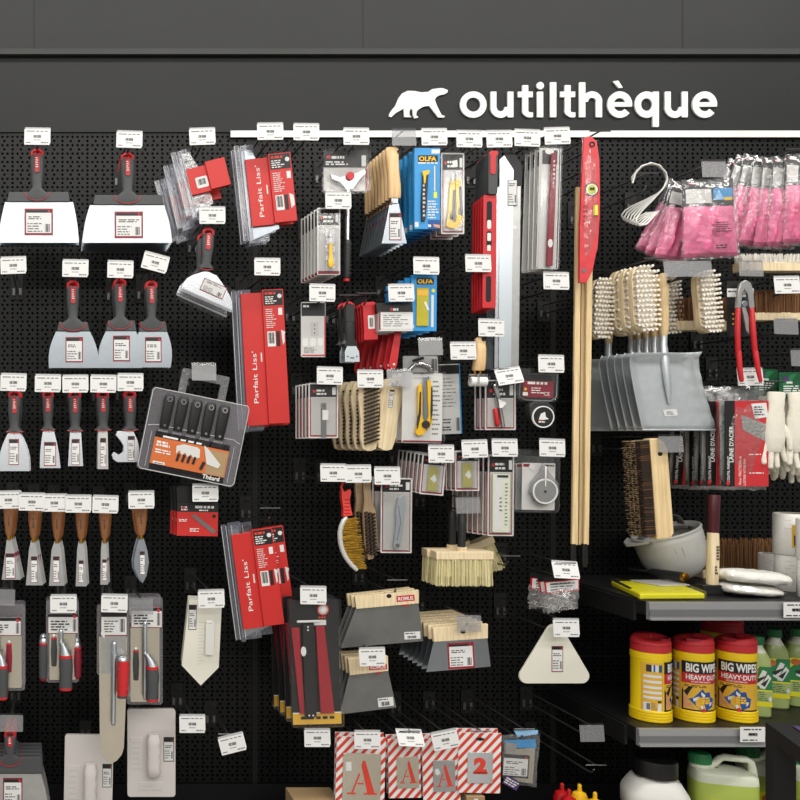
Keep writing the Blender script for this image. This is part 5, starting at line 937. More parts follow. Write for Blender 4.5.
# steel wool bags
def wool(cx, label, d, rot, n, step, drift, seed, wide=48, grp='steel wool bags', jit=0):
    x0, x1 = cx - wide/2, cx + wide/2; t = thing('steel_wool_bag', label, 'bag', cx, 387, d, rot, group=grp)
    b = B(t, 1); b.m('clear_soft').pillow([(x0, 387), (x1, 386), (x1 + 1, 490), (x0 + 2, 489)], 20, 3, [(0, 'clear_film')], 10, 16, seed, .9, 8); b.done('clear_bag', t)
    b = B(t, 1); b.pillow([(x0 + 2, 401), (x1 - 1.5, 400), (x1 - 1, 486), (x0 + 4, 486)], 11, 1.2, [(0, 'steel_wool')], 8, 12, seed + 1, .4, 6); b.done('steel_wool', t)
    b = B(t, 1); b.m('black_print').rect(x0 + 2.5, 401, x0 + 13, 486, -15).m('red_print').rect(x0 + 13, 401, x1 - 1.5, 486, -15).m('steel_wool').poly([(x0 + 19, 415), (x1 - 1.5, 425), (x1 - 1.5, 443), (x0 + 21, 430)], -15.3).m('paper').prism([(x0 + 29, 404), (x1 - 4, 403), (x1 - 2, 417), (x0 + 33, 419)], -15.6, -15.3)
    b.m('ink').lines(x0 + 32, 406, x1 - 5, 416, 4, -15.9, .5, 3).m('white').text("LAINE D'ACIER", x0 + 9.3, 444, 4.2, -15.4, -90, .02, 36).text('L’OUTIL PARFAIT', x0 + 6.5, 469, 2.6, -15.4, -90, .01, 26).text('Pour FRICTION et', x0 + 18, 470, 2.8, -15.4, -90, 0, 28).text('LUSTRER VOTRE FINI', x0 + 22.5, 472, 2.4, -15.4, -90, 0, 26).m('paper').lines(x0 + 27, 445, x1 - 4, 482, 2, -15.3, .06, 3); b.m('red').prism([(x0 + 4, 482), (x0 + 7, 480), (x0 + 8, 484), (x0 + 5, 485)], -15.7, -15.4); b.done('printed_wrapper', t)
    return stack(t, n, step, drift, jit)
wool(741, 'fullest in view clear bag of steel wool with red and black print', .275, 0, 2, 34, (-8, 0), 3, grp='steel wool bags by the white gloves')
wool(716, 'crumpled clear bag of steel wool mostly behind the dustpan', .2, 2, 3, 26, (-4, .5), 6, 44, grp='steel wool bags behind the dustpan', jit=2)
# white gloves under green header cards
def glove(cx, y0, label, d, rot, seed, sc=1):
    r = random.Random(seed); t = thing('work_glove', label, 'glove', cx, y0, d, rot, group='white knitted work gloves')
    b = B(t, 1); b.m('glove_white').loft([(y0, cx, 7*sc, 9), (y0 + 2, cx, 8.4*sc, 11), (y0 + 16, cx, 7.6*sc, 11), (y0 + 26, cx - .5, 9.4*sc, 13), (y0 + 44, cx, 10.6*sc, 15), (y0 + 56, cx, 9.4*sc, 13), (y0 + 60, cx, 7*sc, 10)], 16, 2.2, 0)
    for q, L in enumerate((19, 23, 22, 16)):
        fx = cx - 7.6*sc + q*5.0*sc; b.cap([(fx, y0 + 52, 0), (fx + (q - 1.5)*1.2, y0 + 52 + L*.55, r.uniform(-5, 1)), (fx + (q - 1.5)*2 + r.uniform(-1, 1), y0 + 52 + L, r.uniform(-10, 0))], [6.6*sc, 6.2*sc, 5.4*sc], 10)
    b.cap([(cx + 7*sc, y0 + 34, -4), (cx + 11.5*sc, y0 + 46, -10), (cx + 12*sc, y0 + 56, -13)], [7, 6.6, 5.6], 10); b.done('glove_body', t); return t
for i, (x, y, d, r) in enumerate(((776, 392, .285, 3), (768, 396, .24, 1), (788, 398, .265, -5), (797, 392, .29, -1), (783, 402, .22, 4), (803, 402, .235, -3), (770, 404, .2, 2), (793, 406, .205, 0))):
    glove(x, y, 'white knitted glove hanging fingers down, ' + ['foremost in the bunch', 'next to the steel wool bag', 'behind the foremost one', 'cut by the picture edge in front', 'deep in the bunch', 'cut by the picture edge behind', 'rearmost beside the steel wool', 'rearmost in the middle'][i], d, r, i, 1.05)
for i, (x0, x1, y0, d) in enumerate(((756, 778, 369, .25), (779, 812, 372, .285))):
    t = thing('glove_header', 'green printed header card above the white gloves, ' + ('rear one' if i == 0 else 'front one'), 'card', (x0 + x1)/2, y0, d, 3 if i == 0 else -1, group='green glove header cards')
    b = B(t, 1); b.m('green_dark').rr(x0, y0, x1, y0 + 26, 1, 0, 2).m('green').prism([(x0 + 2, y0 + 12), (x0 + 12, y0 + 2), (x0 + 18, y0 + 2), (x0 + 6, y0 + 16)], -.5, -.2).m('purple').prism([(x0 + 3, y0 + 5), (x0 + 10, y0 + 4), (x0 + 9, y0 + 9), (x0 + 4, y0 + 9)], -.8, -.3).m('paper').lines(x0 + 4, y0 + 13, x1 - 3, y0 + 22, 4, -.6, .5, 2).m('card_light').rect(x0 + 7, y0 + 9.5, x0 + 13, y0 + 11.5, -.9); b.done('printed_card', t)
# brown bristled counter brushes
for i, (dx, d) in enumerate(((0, .29), (-5, .265), (-9, .24), (-13, .215))):
    t = thing('dusting_brush', 'long wooden dusting brush with brown bristles hanging over the white helmet, ' + ['front one', 'second from the front', 'third from the front', 'rear one'][i], 'brush', 655 + dx, 438, d, -4, group='long wooden dusting brushes'); o_ = dx
    if i == 0:
        b = B(t, 1); b.m('wood').prism([(650, 438.5), (658, 438.5), (664, 442), (667, 450), (667.5, 534), (664, 539), (650, 539.5)], 0, 26); o = b.done('brush_block', t, 2)
        b = B(t, 1); b.m('black_metal').disc(659, 454, 2.4, -.5, None, 12); b.done('hang_hole', o)
    else:
        b = B(t); b.m('wood').box(-3, 2, 11, 98, 0, 24); b.done('brush_block', t, 2)
    b = B(t); b.m('bristle_dark').box(-14, 3, -4, 98, 4, 22)
    r = random.Random(i)
    for q in range(46):
        y = 2.5 + q*2.1
        for z in (2, 8, 14, 20): b.m('bristle_brown' if r.random() < .3 and i == 0 else ('bristle_tan' if i and r.random() < .75 else 'bristle_dark')).tube([(-3, y, z), (-15.5 + r.uniform(-1, 1), y + r.uniform(-.6, .6), z + r.uniform(-2, 2))], 1.0, 4)
    if i: b.m('bristle_tan'); [b.tube([(-13, 2.5 + q*1.5, r.uniform(0, 4)), (-16.5 + r.uniform(-.8, .8), 2.5 + q*1.5 + r.uniform(-.5, .5), r.uniform(-2, 3))], 1.1, 4) for q in range(64)]
    b.done('bristles', t)
# ================================================================ shelves of the right bay
def py_on(z, d): return CY + (CZ - z) / k(d)
Z1 = CZ - (601 - 435) * k(.375); Z2 = CZ - (727 - 435) * k(.34); Z3 = .47
XS = (645 - CX) * k(.375)
def shelf(z, depth, label, rail):
    t = bpy.data.objects.new('shelf', None); COL.objects.link(t); t.location = (XS, -depth/2, z); tagp(t, label, 'shelf'); INFO[t.name] = (0, 0, S)
    def bx(n, x0, x1, y0, y1, z0, z1, m): o = wbox(n, x0 - XS, x1 - XS, y0 + depth/2, y1 + depth/2, z0 - z, z1 - z, m, None, t); return o
    bx('deck', XS, XR, -depth, -.001, z - .032, z, 'shelf_black')
    o = bx('price_rail', XS + .002, XR, -depth - .012, -depth - .001, z - rail, z - .001, 'rail_grey')
    bx('rail_groove', XS + .002, XR, -depth - .0135, -depth - .0115, z - rail*.78, z - rail*.42, 'rail_dark').parent = o
    bx('rail_lip', XS + .002, XR, -depth - .017, -depth - .0115, z - rail, z - rail*.9, 'rail_grey').parent = o
    bx('bracket', XS - .006, XS, -depth*.92, -.001, z - .05, z - .004, 'black_metal'); return t
shelf(Z1, .375, 'upper black metal shelf carrying the white helmet and tape rolls', 18 * k(.385))
shelf(Z2, .34, 'lower black metal shelf carrying the yellow wipes tubs', 17.5 * k(.35))
o = wbox('base_deck', XL, XR, -.46, -.003, .05, Z3, 'base_black'); tagp(o, 'black base deck running along the foot of the tool wall', 'shelf')
# ---------------------------------------------------------------- helmet
t = thing('safety_helmet', 'pale grey safety helmet lying upside down on the upper shelf', 'helmet', 671, 547.5, .12, -18)
b = B(t); b.m('hat_grey'); prof = [(-17, 30), (-10, 30.4), (0, 30), (11, 28.5), (21, 24.5), (28, 18), (32.5, 9.5), (34, 1)]
ky = .9
b.loft([(y, 0, r, r*b.u*1000*ky) for y, r in prof], 36, 2.15, 0, False); o = b.done('shell', t, sharp=60); so = o.modifiers.new('wall', 'SOLIDIFY'); so.thickness = .004
b = B(t); b.m('hat_grey').tube([(30.4*math.cos(a*PI/18), -17, 30.4*b.u*1000*ky*math.sin(a*PI/18)) for a in range(37)], 3.4, 8, False); b.done('rim', o)
b = B(t); b.m('hat_grey'); pk = [(-29, -18, -42), (-39, -17.5, -20), (-42, -17, 0), (-39, -17.5, 20), (-29, -18, 42)]
A = [b.v(x, y, z) for x, y, z in pk]; C = [b.v(-27, -15, z) for z in (-50, -25, 0, 25, 50)]; A2 = [b.v(x, y + 2.5, z) for x, y, z in pk]; C2 = [b.v(-27, -13, z) for z in (-50, -25, 0, 25, 50)]
for i in range(4): b.f([A[i], A[i+1], C[i+1], C[i]]); b.f([A2[i], A2[i+1], C2[i+1], C2[i]]); b.f([A[i], A[i+1], A2[i+1], A2[i]])
b.done('peak', o)
b = B(t); b.m('hat_grey'); [b.tube([(x*1.0, -6 + 0*q, -30.2*b.u*1000*ky*math.sqrt(max(0, 1 - (x/30.2)**2)) + 1) if q == 0 else (x*(1 - q*.04), -6 + q*5.4, -(30.4 - q*q*.42)*b.u*1000*ky*math.sqrt(max(0, 1 - (x/30.2)**2)) + 1) for q in range(7)], 3.4, 6) for x in (-12, -6, 8)]; b.m('ink'); [b.disc(22 + q*3, -4 + (q % 2)*3, .8, -30*b.u*1000*ky*.72, None, 6) for q in range(4)]; b.done('shell_ribs', o)
b = B(t); b.m('strap_grey'); A = []
for i in range(13):
    a = PI * (i/12); x = 8 + 15*math.cos(a); y = -17 - 14*math.sin(a)**.7; A.append((b.v(x, y, 10), b.v(x, y - .0, 34)))
for i in range(12): b.f([A[i][0], A[i+1][0], A[i+1][1], A[i][1]])
b.m('strap_grey').tube([(24*math.cos(a*PI/10), -13, 24*b.u*1000*ky*math.sin(a*PI/10)) for a in range(21)], 6, 6, False); o2 = b.done('head_harness', t); so = o2.modifiers.new('wall', 'SOLIDIFY'); so.thickness = .002
# ---------------------------------------------------------------- hammer
yb = py_on(Z1, .29); t = thing('hammer', 'club hammer standing on its black head, handle half burgundy half wood', 'hammer', 714, yb, .29)
h0 = yb
b = B(t, 1); b.m('maroon').loft([(495, 714, 4.8, 10), (496, 714, 5.2, 11), (515, 713.5, 4.8, 10), (532, 713.2, 4.6, 10), (533, 713.2, 4.7, 10)], 14, 3, 0); o = b.done('handle_dip', t)
b = B(t, 1); b.m('wood_pale').loft([(532.5, 713.1, 4.7, 10), (550, 712.8, 5.1, 11), (575, 712.4, 5.1, 11), (588, 712.2, 4.7, 10)], 14, 3, 0); b.m('ink').lines(713, 545, 716, 560, 5, -11.6, .7, 2).lines(711.5, 565, 714.5, 574, 3, -11.8, .7, 4); b.done('handle', t)
b = B(t, 1); b.m('black_metal').rr(699, yb - 10, 729, yb - .2, 1.5, -14, 16); b.done('head', t, 2)
# ---------------------------------------------------------------- broom lying at the back, cotton, tape rolls
d = .045; yb = py_on(Z1, d); t = thing('broom', 'brown bristled broom head at the back of the upper shelf', 'broom head', 745, yb, d)
b = B(t, 1); b.m('wood_pale').box(697, yb - 9, 800, yb - .2, -22, 30); b.done('broom_block', t, 2); b = B(t, 1); b.m('bristle_brown').box(700, 545, 800, yb - 8, -8, 24).fringe(698, 798, yb - 9, 538, -22, 28, ['bristle_brown', 'bristle_brown2', 'bristle_brown'], 1100, .55, .02, 3, .22); b.done('bristles', t)
for i, (x0, x1, y0, y1, d, nm) in enumerate(((719, 778, 583.6, 594.6, .30, 'lower'), (719, 787, 569.5, 582.6, .30, 'upper'))):
    t = thing('cotton_pad_pack', f'white cotton pad pack in clear wrap, {nm} of two on the upper shelf', 'cotton pack', (x0 + x1)/2, y1, d, 4)
    b = B(t, 1); b.m('cotton'); cx, cy = (x0 + x1)/2, (y0 + y1)/2; G = []
    b.loft([(y0 + .2, cx - 4, (x1-x0)*.30, 20), (y0 + 2, cx - 2, (x1-x0)*.44, 38), (cy, cx, (x1-x0)*.5, 48), (y1 - 2.5, cx, (x1-x0)*.48, 44), (y1 - .4, cx, (x1-x0)*.42, 36)], 26, 2.6, 0)
    o = b.done('cotton_wad', t, sharp=80); su = o.modifiers.new('soft', 'SUBSURF'); su.levels = su.render_levels = 2
    tx = bpy.data.textures.new('lump', 'CLOUDS'); tx.noise_scale = .018; dm = o.modifiers.new('lump', 'DISPLACE'); dm.texture = tx; dm.strength = .006; dm.mid_level = .5
    b = B(t, 1); b.m('clear'); b.loft([(y0 - .3, cx - 4, (x1-x0)*.32, 22), (y0 + 1, cx - 2, (x1-x0)*.47, 42), (cy, cx, (x1-x0)*.53, 52), (y1 - 1.5, cx, (x1-x0)*.51, 48), (y1, cx, (x1-x0)*.44, 38)], 26, 2.6, 0); b.done('clear_wrap', t)
def tape(cx, ytop, h, r, d, label, stk=False, yb=None):
    yb = yb if yb else ytop + h; t = thing('tape_roll', label, 'tape roll', cx, yb, d, group='white tape rolls on the upper shelf')
    b = B(t, 1); b.m('tape_white').lathe(cx, 0, [(ytop, r*.62), (ytop, r*.97), (ytop + 1, r), (yb - 1, r), (yb - .1, r*.97), (yb - .1, r*.62)], 36, False, False); q = random.Random(cx)
    for i in range(9):
        y = ytop + h*.2 + i*h*.08; b.m('card_grey'); b.cyl = (0, r); b.ox, b.oy = cx, yb; a = q.uniform(-.9, .1)*r; b.cyl = None
    b.done('tape_body', t); b = B(t, 1); b.m('cardboard').lathe(cx, 0, [(ytop + .4, r*.62), (yb - .4, r*.62), (yb - .4, r*.54), (ytop + .4, r*.54), (ytop + .4, r*.62)], 30, False, False); b.done('core', t)
    b = B(t); b.cyl = (0, r); b.m('card_grey')
    for i in range(8):
        y = -(yb - ytop) + 6 + i*(yb - ytop - 9)/8; a = q.uniform(-1.2, -.2)*r; b.rect(a, y, a + r*q.uniform(.3, .8), y + .5, -.4)
    if stk: b.m('gold').rect(-r*.7, -30, r*.0, -8, -.6).m('ink').rect(-r*.6, -20, -r*.1, -10, -.8).m('yellow').rect(-r*.5, -18, -r*.2, -14, -1)
    b.done('tape_print', t)
d = .235; yb = py_on(Z1, d)
tape(792, yb - 36, 36, 14.5, d, 'white tape roll under the roll with the gold sticker', yb=yb)
tape(792, yb - 77, 40.5, 15.5, d, 'wide white tape roll with gold sticker on top of another roll', True, yb - 36.2)
tape(768.5, py_on(Z1, .13) - 30, 30, 8.5, .13, 'small white tape roll standing behind the cotton packs')
d = .335; yb = py_on(Z1, d); tape(815, yb - 38, 38, 14.5, d, 'white tape roll at the shelf front cut by the picture edge, lower one'); tape(815, yb - 79, 40.5, 15, d, 'white tape roll at the shelf front cut by the picture edge, upper one', yb=yb - 38.2)
# ---------------------------------------------------------------- yellow packet and screwdriver
def on(px, py, z): kk = (CZ - z) / (py - CY); return Vector(((px - CX)*kk, -DIST*(1 - kk/S), z))
t = bpy.data.objects.new('packed_vest', None); COL.objects.link(t); t.location = on(655, 592, Z1); tagp(t, 'folded bright yellow packet with black stripe lying on the upper shelf', 'packet')
def slab(name, pts, z0, z1, mat, par, amp=0):
    bm = bmesh.new(); A = [bm.verts.new(on(x, y, Z1) - t.location + Vector((0, 0, z1))) for x, y in pts]; C = [bm.verts.new(on(x, y, Z1) - t.location + Vector((0, 0, z0))) for x, y in pts]
    bm.faces.new(A); bm.faces.new(C[::-1]); n = len(pts); [bm.faces.new([A[i], C[i], C[(i+1) % n], A[(i+1) % n]]) for i in range(n)]
    bmesh.ops.recalc_face_normals(bm, faces=bm.faces[:]); me = bpy.data.meshes.new(name); bm.to_mesh(me); bm.free(); me.materials.append(M(mat)); o = bpy.data.objects.new(name, me); COL.objects.link(o); o.parent = par
    bv = o.modifiers.new('edge', 'BEVEL'); bv.width = .003; bv.segments = 2; return o
slab('yellow_fabric', [(611, 586.5), (640, 600), (705, 599.5), (672, 586)], .001, .014, 'lime_yellow', t)
slab('grey_fabric', [(630, 587), (668, 586.6), (690, 592), (660, 592.5)], .014, .018, 'card_grey', t)
slab('black_stripe', [(611, 586), (630, 595), (632, 594.2), (616, 586)], .0138, .0158, 'black_print', t)
slab('clear_wrap', [(609, 586), (639, 601), (707, 600.3), (673, 585.5)], .0005, .021, 'clear', t)
P0, P1 = on(650, 585, Z1) + Vector((0, 0, .033)), on(686, 591, Z1) + Vector((0, 0, .033))
t = bpy.data.objects.new('screwdriver', None); COL.objects.link(t); t.location = P0; tagp(t, 'black handled screwdriver lying across the yellow packet', 'screwdriver'); INFO[t.name] = (0, 0, k(.25))
dv = (P1 - P0); L = dv.length; t.rotation_mode = 'QUATERNION'; t.rotation_quaternion = dv.to_track_quat('-Z', 'Y'); b = B(t); uu = b.u
b.m('grip_black').loft([(0, 0, 2.6, 7), (3, 0, 4, 10), (L*.75/uu, 0, 4.6, 11.5), (L*.92/uu, 0, 4.8, 12)], 12, 2.4, 0); b.done('handle', t); b = B(t); b.m('brass').lathe(0, 0, [(L*.92/uu, 4.9), (L/uu, 4.7), (L*1.02/uu, 3.6)], 14); b.done('end_cap', t); b = B(t); b.m('chrome').tube([(0, 0, 0), (0, -24, 0)], 3, 8); b.done('shaft', t)
# ---------------------------------------------------------------- yellow wipes tubs
def tub(px, d, rz, label):
    yb = py_on(Z2, d); t = thing('wipes_tub', label, 'wipes tub', px, yb, d, 0, rz, group='yellow tubs of cleaning wipes'); r = 17.3
    b = B(t); b.m('yellow_tub'); prof = [(-69, r*.9), (-68, r*1.0)] + [(-67 + q*1.5, r*(1.03 if q % 2 else 1.0)) for q in range(5)] + [(-60, r*.985), (-12, r*.985), (-11, r*1.03)]
    for q in range(4): y = -11 + q*2.7; prof += [(y + .3, r*1.055), (y + 2.0, r*1.055), (y + 2.5, r*1.02)]
    b.lathe(0, 0, prof + [(-.3, r*1.02), (0, r*.96)], 48); b.done('tub_body', t, sharp=50)
    b = B(t); b.m('red_print'); n = 44; rings = []
    for y, rr_, sl in ((-68.5, 1.0, 0), (-75, 1.0, .3), (-77.5, 1.0, 1), (-79.5, .97, 1.4), (-81.5, .86, 2.2), (-82, .5, 2.4), (-82, .02, 2.4)):
        rings.append([b.v(r*rr_*math.cos(2*PI*i/n), y - sl*math.sin(2*PI*i/n + .9), r*rr_*b.u*1000*math.sin(2*PI*i/n)) for i in range(n)])
    for i in range(len(rings) - 1):
        for j in range(n): b.f([rings[i][j], rings[i][(j+1) % n], rings[i+1][(j+1) % n], rings[i+1][j]])
    b.f(rings[-1]); b.m('red_deep').tube([(r*1.005*math.cos(2*PI*i/40), -76 - .6*math.sin(2*PI*i/40 + .9), r*1.005*b.u*1000*math.sin(2*PI*i/40)) for i in range(41)], .9, 5, False).m('red_deep').box(-5, -82.2, 6, -79.4, -r*b.u*1000*.9, -r*b.u*1000*.6); b.done('lid', t)
    b = B(t); R_ = r*.985; b.cyl = (0, R_); g = math.pi/180*R_
    b.m('gold').rect(-100*g, -59, -34*g, -10, -.4).m('paper'); [b.rect(-92*g, y, -40*g, y + 2.6, -.8) for y in (-47, -41.5, -36, -31, -26)]
    q = random.Random(2); [b.m(q.choice(['ink', 'blue_dark', 'card_light', 'purple', 'green_dark'])).rect((-84 + i*5)*g, -57, (-79 + i*5)*g, -50, -.8) for i in range(9)]
    b.m('paper').rect(-92*g, -20, -72*g, -11, -.8).rect(-52*g, -19, -41*g, -11.5, -.8).m('ink').barcode(-83*g, -19, -73*g, -13, -1.1, 8).rect(-52*g, -22, -41*g, -20, -.8).m('ink_soft').lines(-70*g, -20, -54*g, -13, 5, -.8, .4, 3)
    b.m('yellow_tub').rect(-34*g, -59, 94*g, -10, -.4).m('gold').rect(-32*g, -38, 92*g, -12, -.7).m('black_print').rect(-32*g, -60, 92*g, -48.5, -1).m('red_print').rect(-32*g, -48.5, 92*g, -38.5, -1)
    b.m('white').text('BIG WIPES', 34*g, -54.2, 8.2, -1.4, 0, .035, 106*g).text('HEAVY·DUTY', 34*g, -44.8, 4.8, -1.4, 0, .03, 106*g).text('BIGGER PERFORMANCE', 24*g, -40.4, 1.6, -1.4, 0, .01, 56*g)
    b.m('ink').lines(-24*g, -37.4, 60*g, -34.5, 2, -1, .5, 7)
    b.m('black_print').poly([(-31*g, -33), (-24*g, -30), (-12*g, -35), (2*g, -36), (-6*g, -32), (-18*g, -24), (-24*g, -14), (-31*g, -12)], -1.2).rect(-32*g, -13, 92*g, -10, -1)
    b.m('skin').poly([(-26*g, -30), (-16*g, -26), (-14*g, -18), (-6*g, -20), (4*g, -14), (2*g, -12.5), (-26*g, -13)], -1.4)
    b.m('blue_dark').poly([(-12*g, -23), (2*g, -25), (16*g, -30), (26*g, -34), (34*g, -30), (48*g, -31), (52*g, -26), (64*g, -24), (60*g, -16), (40*g, -13), (20*g, -14), (4*g, -18)], -1.5)
    b.m('paper').poly([(0, -24), (14*g, -26), (12*g, -23), (2*g, -21)], -1.8).poly([(22*g, -31), (34*g, -28), (30*g, -25), (22*g, -28)], -1.8).poly([(20*g, -17), (56*g, -21), (54*g, -18), (22*g, -14)], -1.8)
    b.m('yellow').lines(22*g, -26, 52*g, -19, 3, -2, .8, 5).m('red_print').poly([(24*g, -13.6), (30*g, -15), (36*g, -13.6), (36*g, -9.6), (30*g, -8.6), (24*g, -9.6)], -1.9)
    b.done('printed_wrap', t); return t
tub(650.5, .275, 38, 'yellow wipes tub showing its white text panel, at the shelf end')
tub(693, .275, -36, 'yellow wipes tub in the middle of the front three')
tub(735.5, .275, -58, 'yellow wipes tub next to the green cleaner bottles')
tub(722, .12, -50, 'yellow wipes tub standing behind the front three')
# ---------------------------------------------------------------- green cleaner bottles
def bottle(px, d, label, w=10.4, h=78, rz=-20, body='green_liquid'):
    yb = py_on(Z2, d); t = thing('cleaner_bottle', label, 'bottle', px, yb, d, 0, rz, group='green cleaner bottles on the lower shelf')
    b = B(t); b.m(body).loft([(0, 0, w*.9, w*2.0), (-1.5, 0, w, w*2.3), (-h*.62, 0, w, w*2.3), (-h*.72, 0, w*.94, w*2.15), (-h*.8, -.5, w*.72, w*1.7)], 24, 3.2).m('milk_clear').loft([(-h*.8, -.5, w*.72, w*1.7), (-h*.86, -.5, w*.5, w*1.2), (-h*.89, -.5, w*.42, w*1.05), (-h*.93, -.5, w*.42, w*1.05)], 24, 2.4); b.done('bottle_body', t)
    b = B(t); b.m('green').loft([(-h*.895, -.5, w*.56, w*1.35), (-h*.99, -.5, w*.54, w*1.3), (-h, -.5, w*.46, w*1.15)], 20, 2); [b.tube([(-.5 + w*.56*math.cos(q*PI/8), -h*.9, w*1.35*math.sin(q*PI/8)), (-.5 + w*.54*math.cos(q*PI/8), -h*.985, w*1.3*math.sin(q*PI/8))], .8, 4) for q in range(16)]; b.done('screw_cap', t)
    b = B(t); f = -w*2.34; e = w*.86; b.m('green').rect(-e, -h*.64, e, -h*.34, f).m('green_liquid').rect(-e, -h*.34, e, -h*.2, f).m('lime_yellow').rect(-e, -h*.2, e, -h*.14, f).rect(-e, -h*.35, e, -h*.335, f - .3).poly([(-e, -h*.64), (-e*.2, -h*.64), (-e, -h*.5)], f - .3)
    b.m('orange').disc(-e*.62, -h*.585, e*.32, f - .6, None, 14, h*.04).m('paper').poly([(-e*.6, -h*.42), (e*.1, -h*.6), (e*.5, -h*.58), (-e*.1, -h*.38)], f - .6).poly([(-e*.2, -h*.37), (e*.6, -h*.55), (e*.9, -h*.5), (e*.3, -h*.36)], f - .6).m('ink').poly([(-e*.7, -h*.47), (e*.4, -h*.53), (e*.2, -h*.49), (-e*.4, -h*.43)], f - .9).poly([(-e*.1, -h*.42), (e*.7, -h*.5), (e*.3, -h*.39)], f - .9)
    b.m('green_dark').lines(-e*.8, -h*.33, e*.7, -h*.21, 5, f - .4, .4, 3); b.m('paper').poly([(e*.6, -h*.24), (e*.85, -h*.28), (e*.99, -h*.24), (e*.85, -h*.2)], f - .5); b.done('printed_label', t); return t
bottle(757.5, .25, 'green cleaner bottle closest to the wipes tubs', 10.2, 79)
bottle(775, .185, 'green cleaner bottle in the middle, set back a little', 10.4, 78)
bottle(800, .17, 'wide green cleaner bottle cut by the picture edge', 14, 77, -24)
# ---------------------------------------------------------------- bottom: jar, jerrycans, sauce bottles, boxes
d = .29; yb = py_on(Z3, d); t = thing('white_jar', 'big square white plastic jar with black screw lid', 'jar', 655, yb, d, 0, -22)
b = B(t); H = 756.5 - yb
b.m('plastic_white').loft([(0, 0, 25, 60), (-2, 0, 27, 64), (H + 52, 0, 27, 64), (H + 50, 0, 28, 66), (H + 37, 0, 28.2, 67), (H + 33, 0, 27, 64), (H + 22, 0, 20.5, 50), (H + 19, 0, 14.4, 35), (H + 16, 0, 14.3, 35)], 40, 3.6); b.done('jar_body', t)
b = B(t); b.m('black_plastic').lathe(0, 0, [(H + 17.5, 19.2), (H + 4, 19.2), (H + 1.5, 18.6), (H + 1, 16)], 48); b.done('lid', t, sharp=50)
b = B(t); b.m('card_light').rect(-18, H + 56, 22, H + 90, -64.5).m('orange').rect(0, H + 56, 8, H + 58, -65); b.done('printed_label', t)
def jerry(px, d, label, w=28, top=752, body='liquid_lime', rz=-16):
    yb = py_on(Z3, d); t = thing('jerrycan', label, 'jerrycan', px, yb, d, 0, rz, group='green topped jerrycans below the shelves'); H = top - yb
    b = B(t); T_ = 42
    b.m('liquid_lime').loft([(0, 0, w*.95, T_*.94), (-2, 0, w, T_), (H + 27, 0, w, T_)], 28, 4)
    b.m('milk_clear').loft([(H + 27, 0, w, T_), (H + 20, 0, w*.985, T_*.98), (H + 17, -1, w*.92, T_*.9), (H + 15, -10, w*.62, T_*.6)], 28, 4)
    b.loft([(H + 16, -w*.68, 9.6, 24), (H + 10, -w*.7, 8.6, 21)], 20, 2).done('can_body', t, sharp=60)
    b = B(t); b.m('milk_clear').tube([(-w*.45, H + 18, 0), (-w*.3, H + 13, 0), (-w*.08, H + 6.5, 0), (w*.05, H + 5, 0), (w*.72, H + 5.5, 0), (w*.86, H + 8, 0), (w*.9, H + 14, 0), (w*.9, H + 26, 0)], [11, 9, 8, 8, 8, 8, 9, 12], 12); b.box(-w*.4, H + 15, -w*.16, H + 24, -10, 10); b.done('handle', t)
    b = B(t); b.m('green').lathe(-w*.7, 0, [(H + 12, 9.6), (H + 3.5, 9.2), (H + 2, 8.2)], 30); [b.tube([(-w*.7 + 9.6*math.cos(q*PI/12), H + 11.5, 9.6*b.u*1000*math.sin(q*PI/12)), (-w*.7 + 9.3*math.cos(q*PI/12), H + 4, 9.3*b.u*1000*math.sin(q*PI/12))], 1.0, 4) for q in range(24)]; b.done('screw_cap', t)
    b = B(t); b.m('lime_yellow').rect(-w*.6, H + 42, w*.8, H + 80, -T_ - .4).m('green').poly([(w*.0, H + 42), (w*.8, H + 44), (w*.8, H + 70), (w*.1, H + 60)], -T_ - .8).m('orange').disc(-w*.3, H + 48, 6, -T_ - .9, None, 16, 4); b.done('printed_label', t); return t
jerry(722.5, .285, 'green capped jerrycan of lime liquid beside the white jar')
jerry(770, .12, 'green capped jerrycan set back behind the front one', 27, 745)
jerry(822, .285, 'green capped jerrycan seen through the black table frame')
for i, (x, y, d, m, lab) in enumerate(((562, 783, .26, 'sauce_red', 'red squeeze bottle, rear one'), (569, 789, .30, 'sauce_red', 'red squeeze bottle, front one'), (579.5, 784, .27, 'yellow', 'yellow squeeze bottle beside the red ones'), (595, 792, .31, 'yellow', 'yellow squeeze bottle closest to the white jar'))):
    yb = py_on(Z3, d); t = thing('squeeze_bottle', lab + ' at the foot of the wall', 'squeeze bottle', x, yb, d); H = y - yb
    b = B(t); b.m(m).lathe(0, 0, [(0, 7), (-1, 8), (H + 22, 8), (H + 19, 7.6)], 22); b.done('bottle_body', t); b = B(t); b.m(m).lathe(0, 0, [(H + 20, 8), (H + 14, 7.8), (H + 9, 6), (H + 7, 2.2), (H + 3, 1.8), (H + 1.4, 2.0), (H, 1.2)], 22); b.done('nozzle_cap', t)
for x0, x1, y, d, lab in ((463, 481, 793, .27, 'narrow brown cardboard box below the stencil cards'), (292, 338, 797, .25, 'brown cardboard box below the long black pack')):
    yb = py_on(Z3, d); t = thing('cardboard_box', lab, 'box', (x0 + x1)/2, yb, d); b = B(t, 1); b.m('cardboard').box(x0, y, x1, yb, -20, 60); o = b.done('carton', t, 1.5); b = B(t, 1); b.m('card_light').rect((x0+x1)/2 - 2, y + 2, (x0+x1)/2 + 2, yb, -20.5); b.done('packing_tape', o)
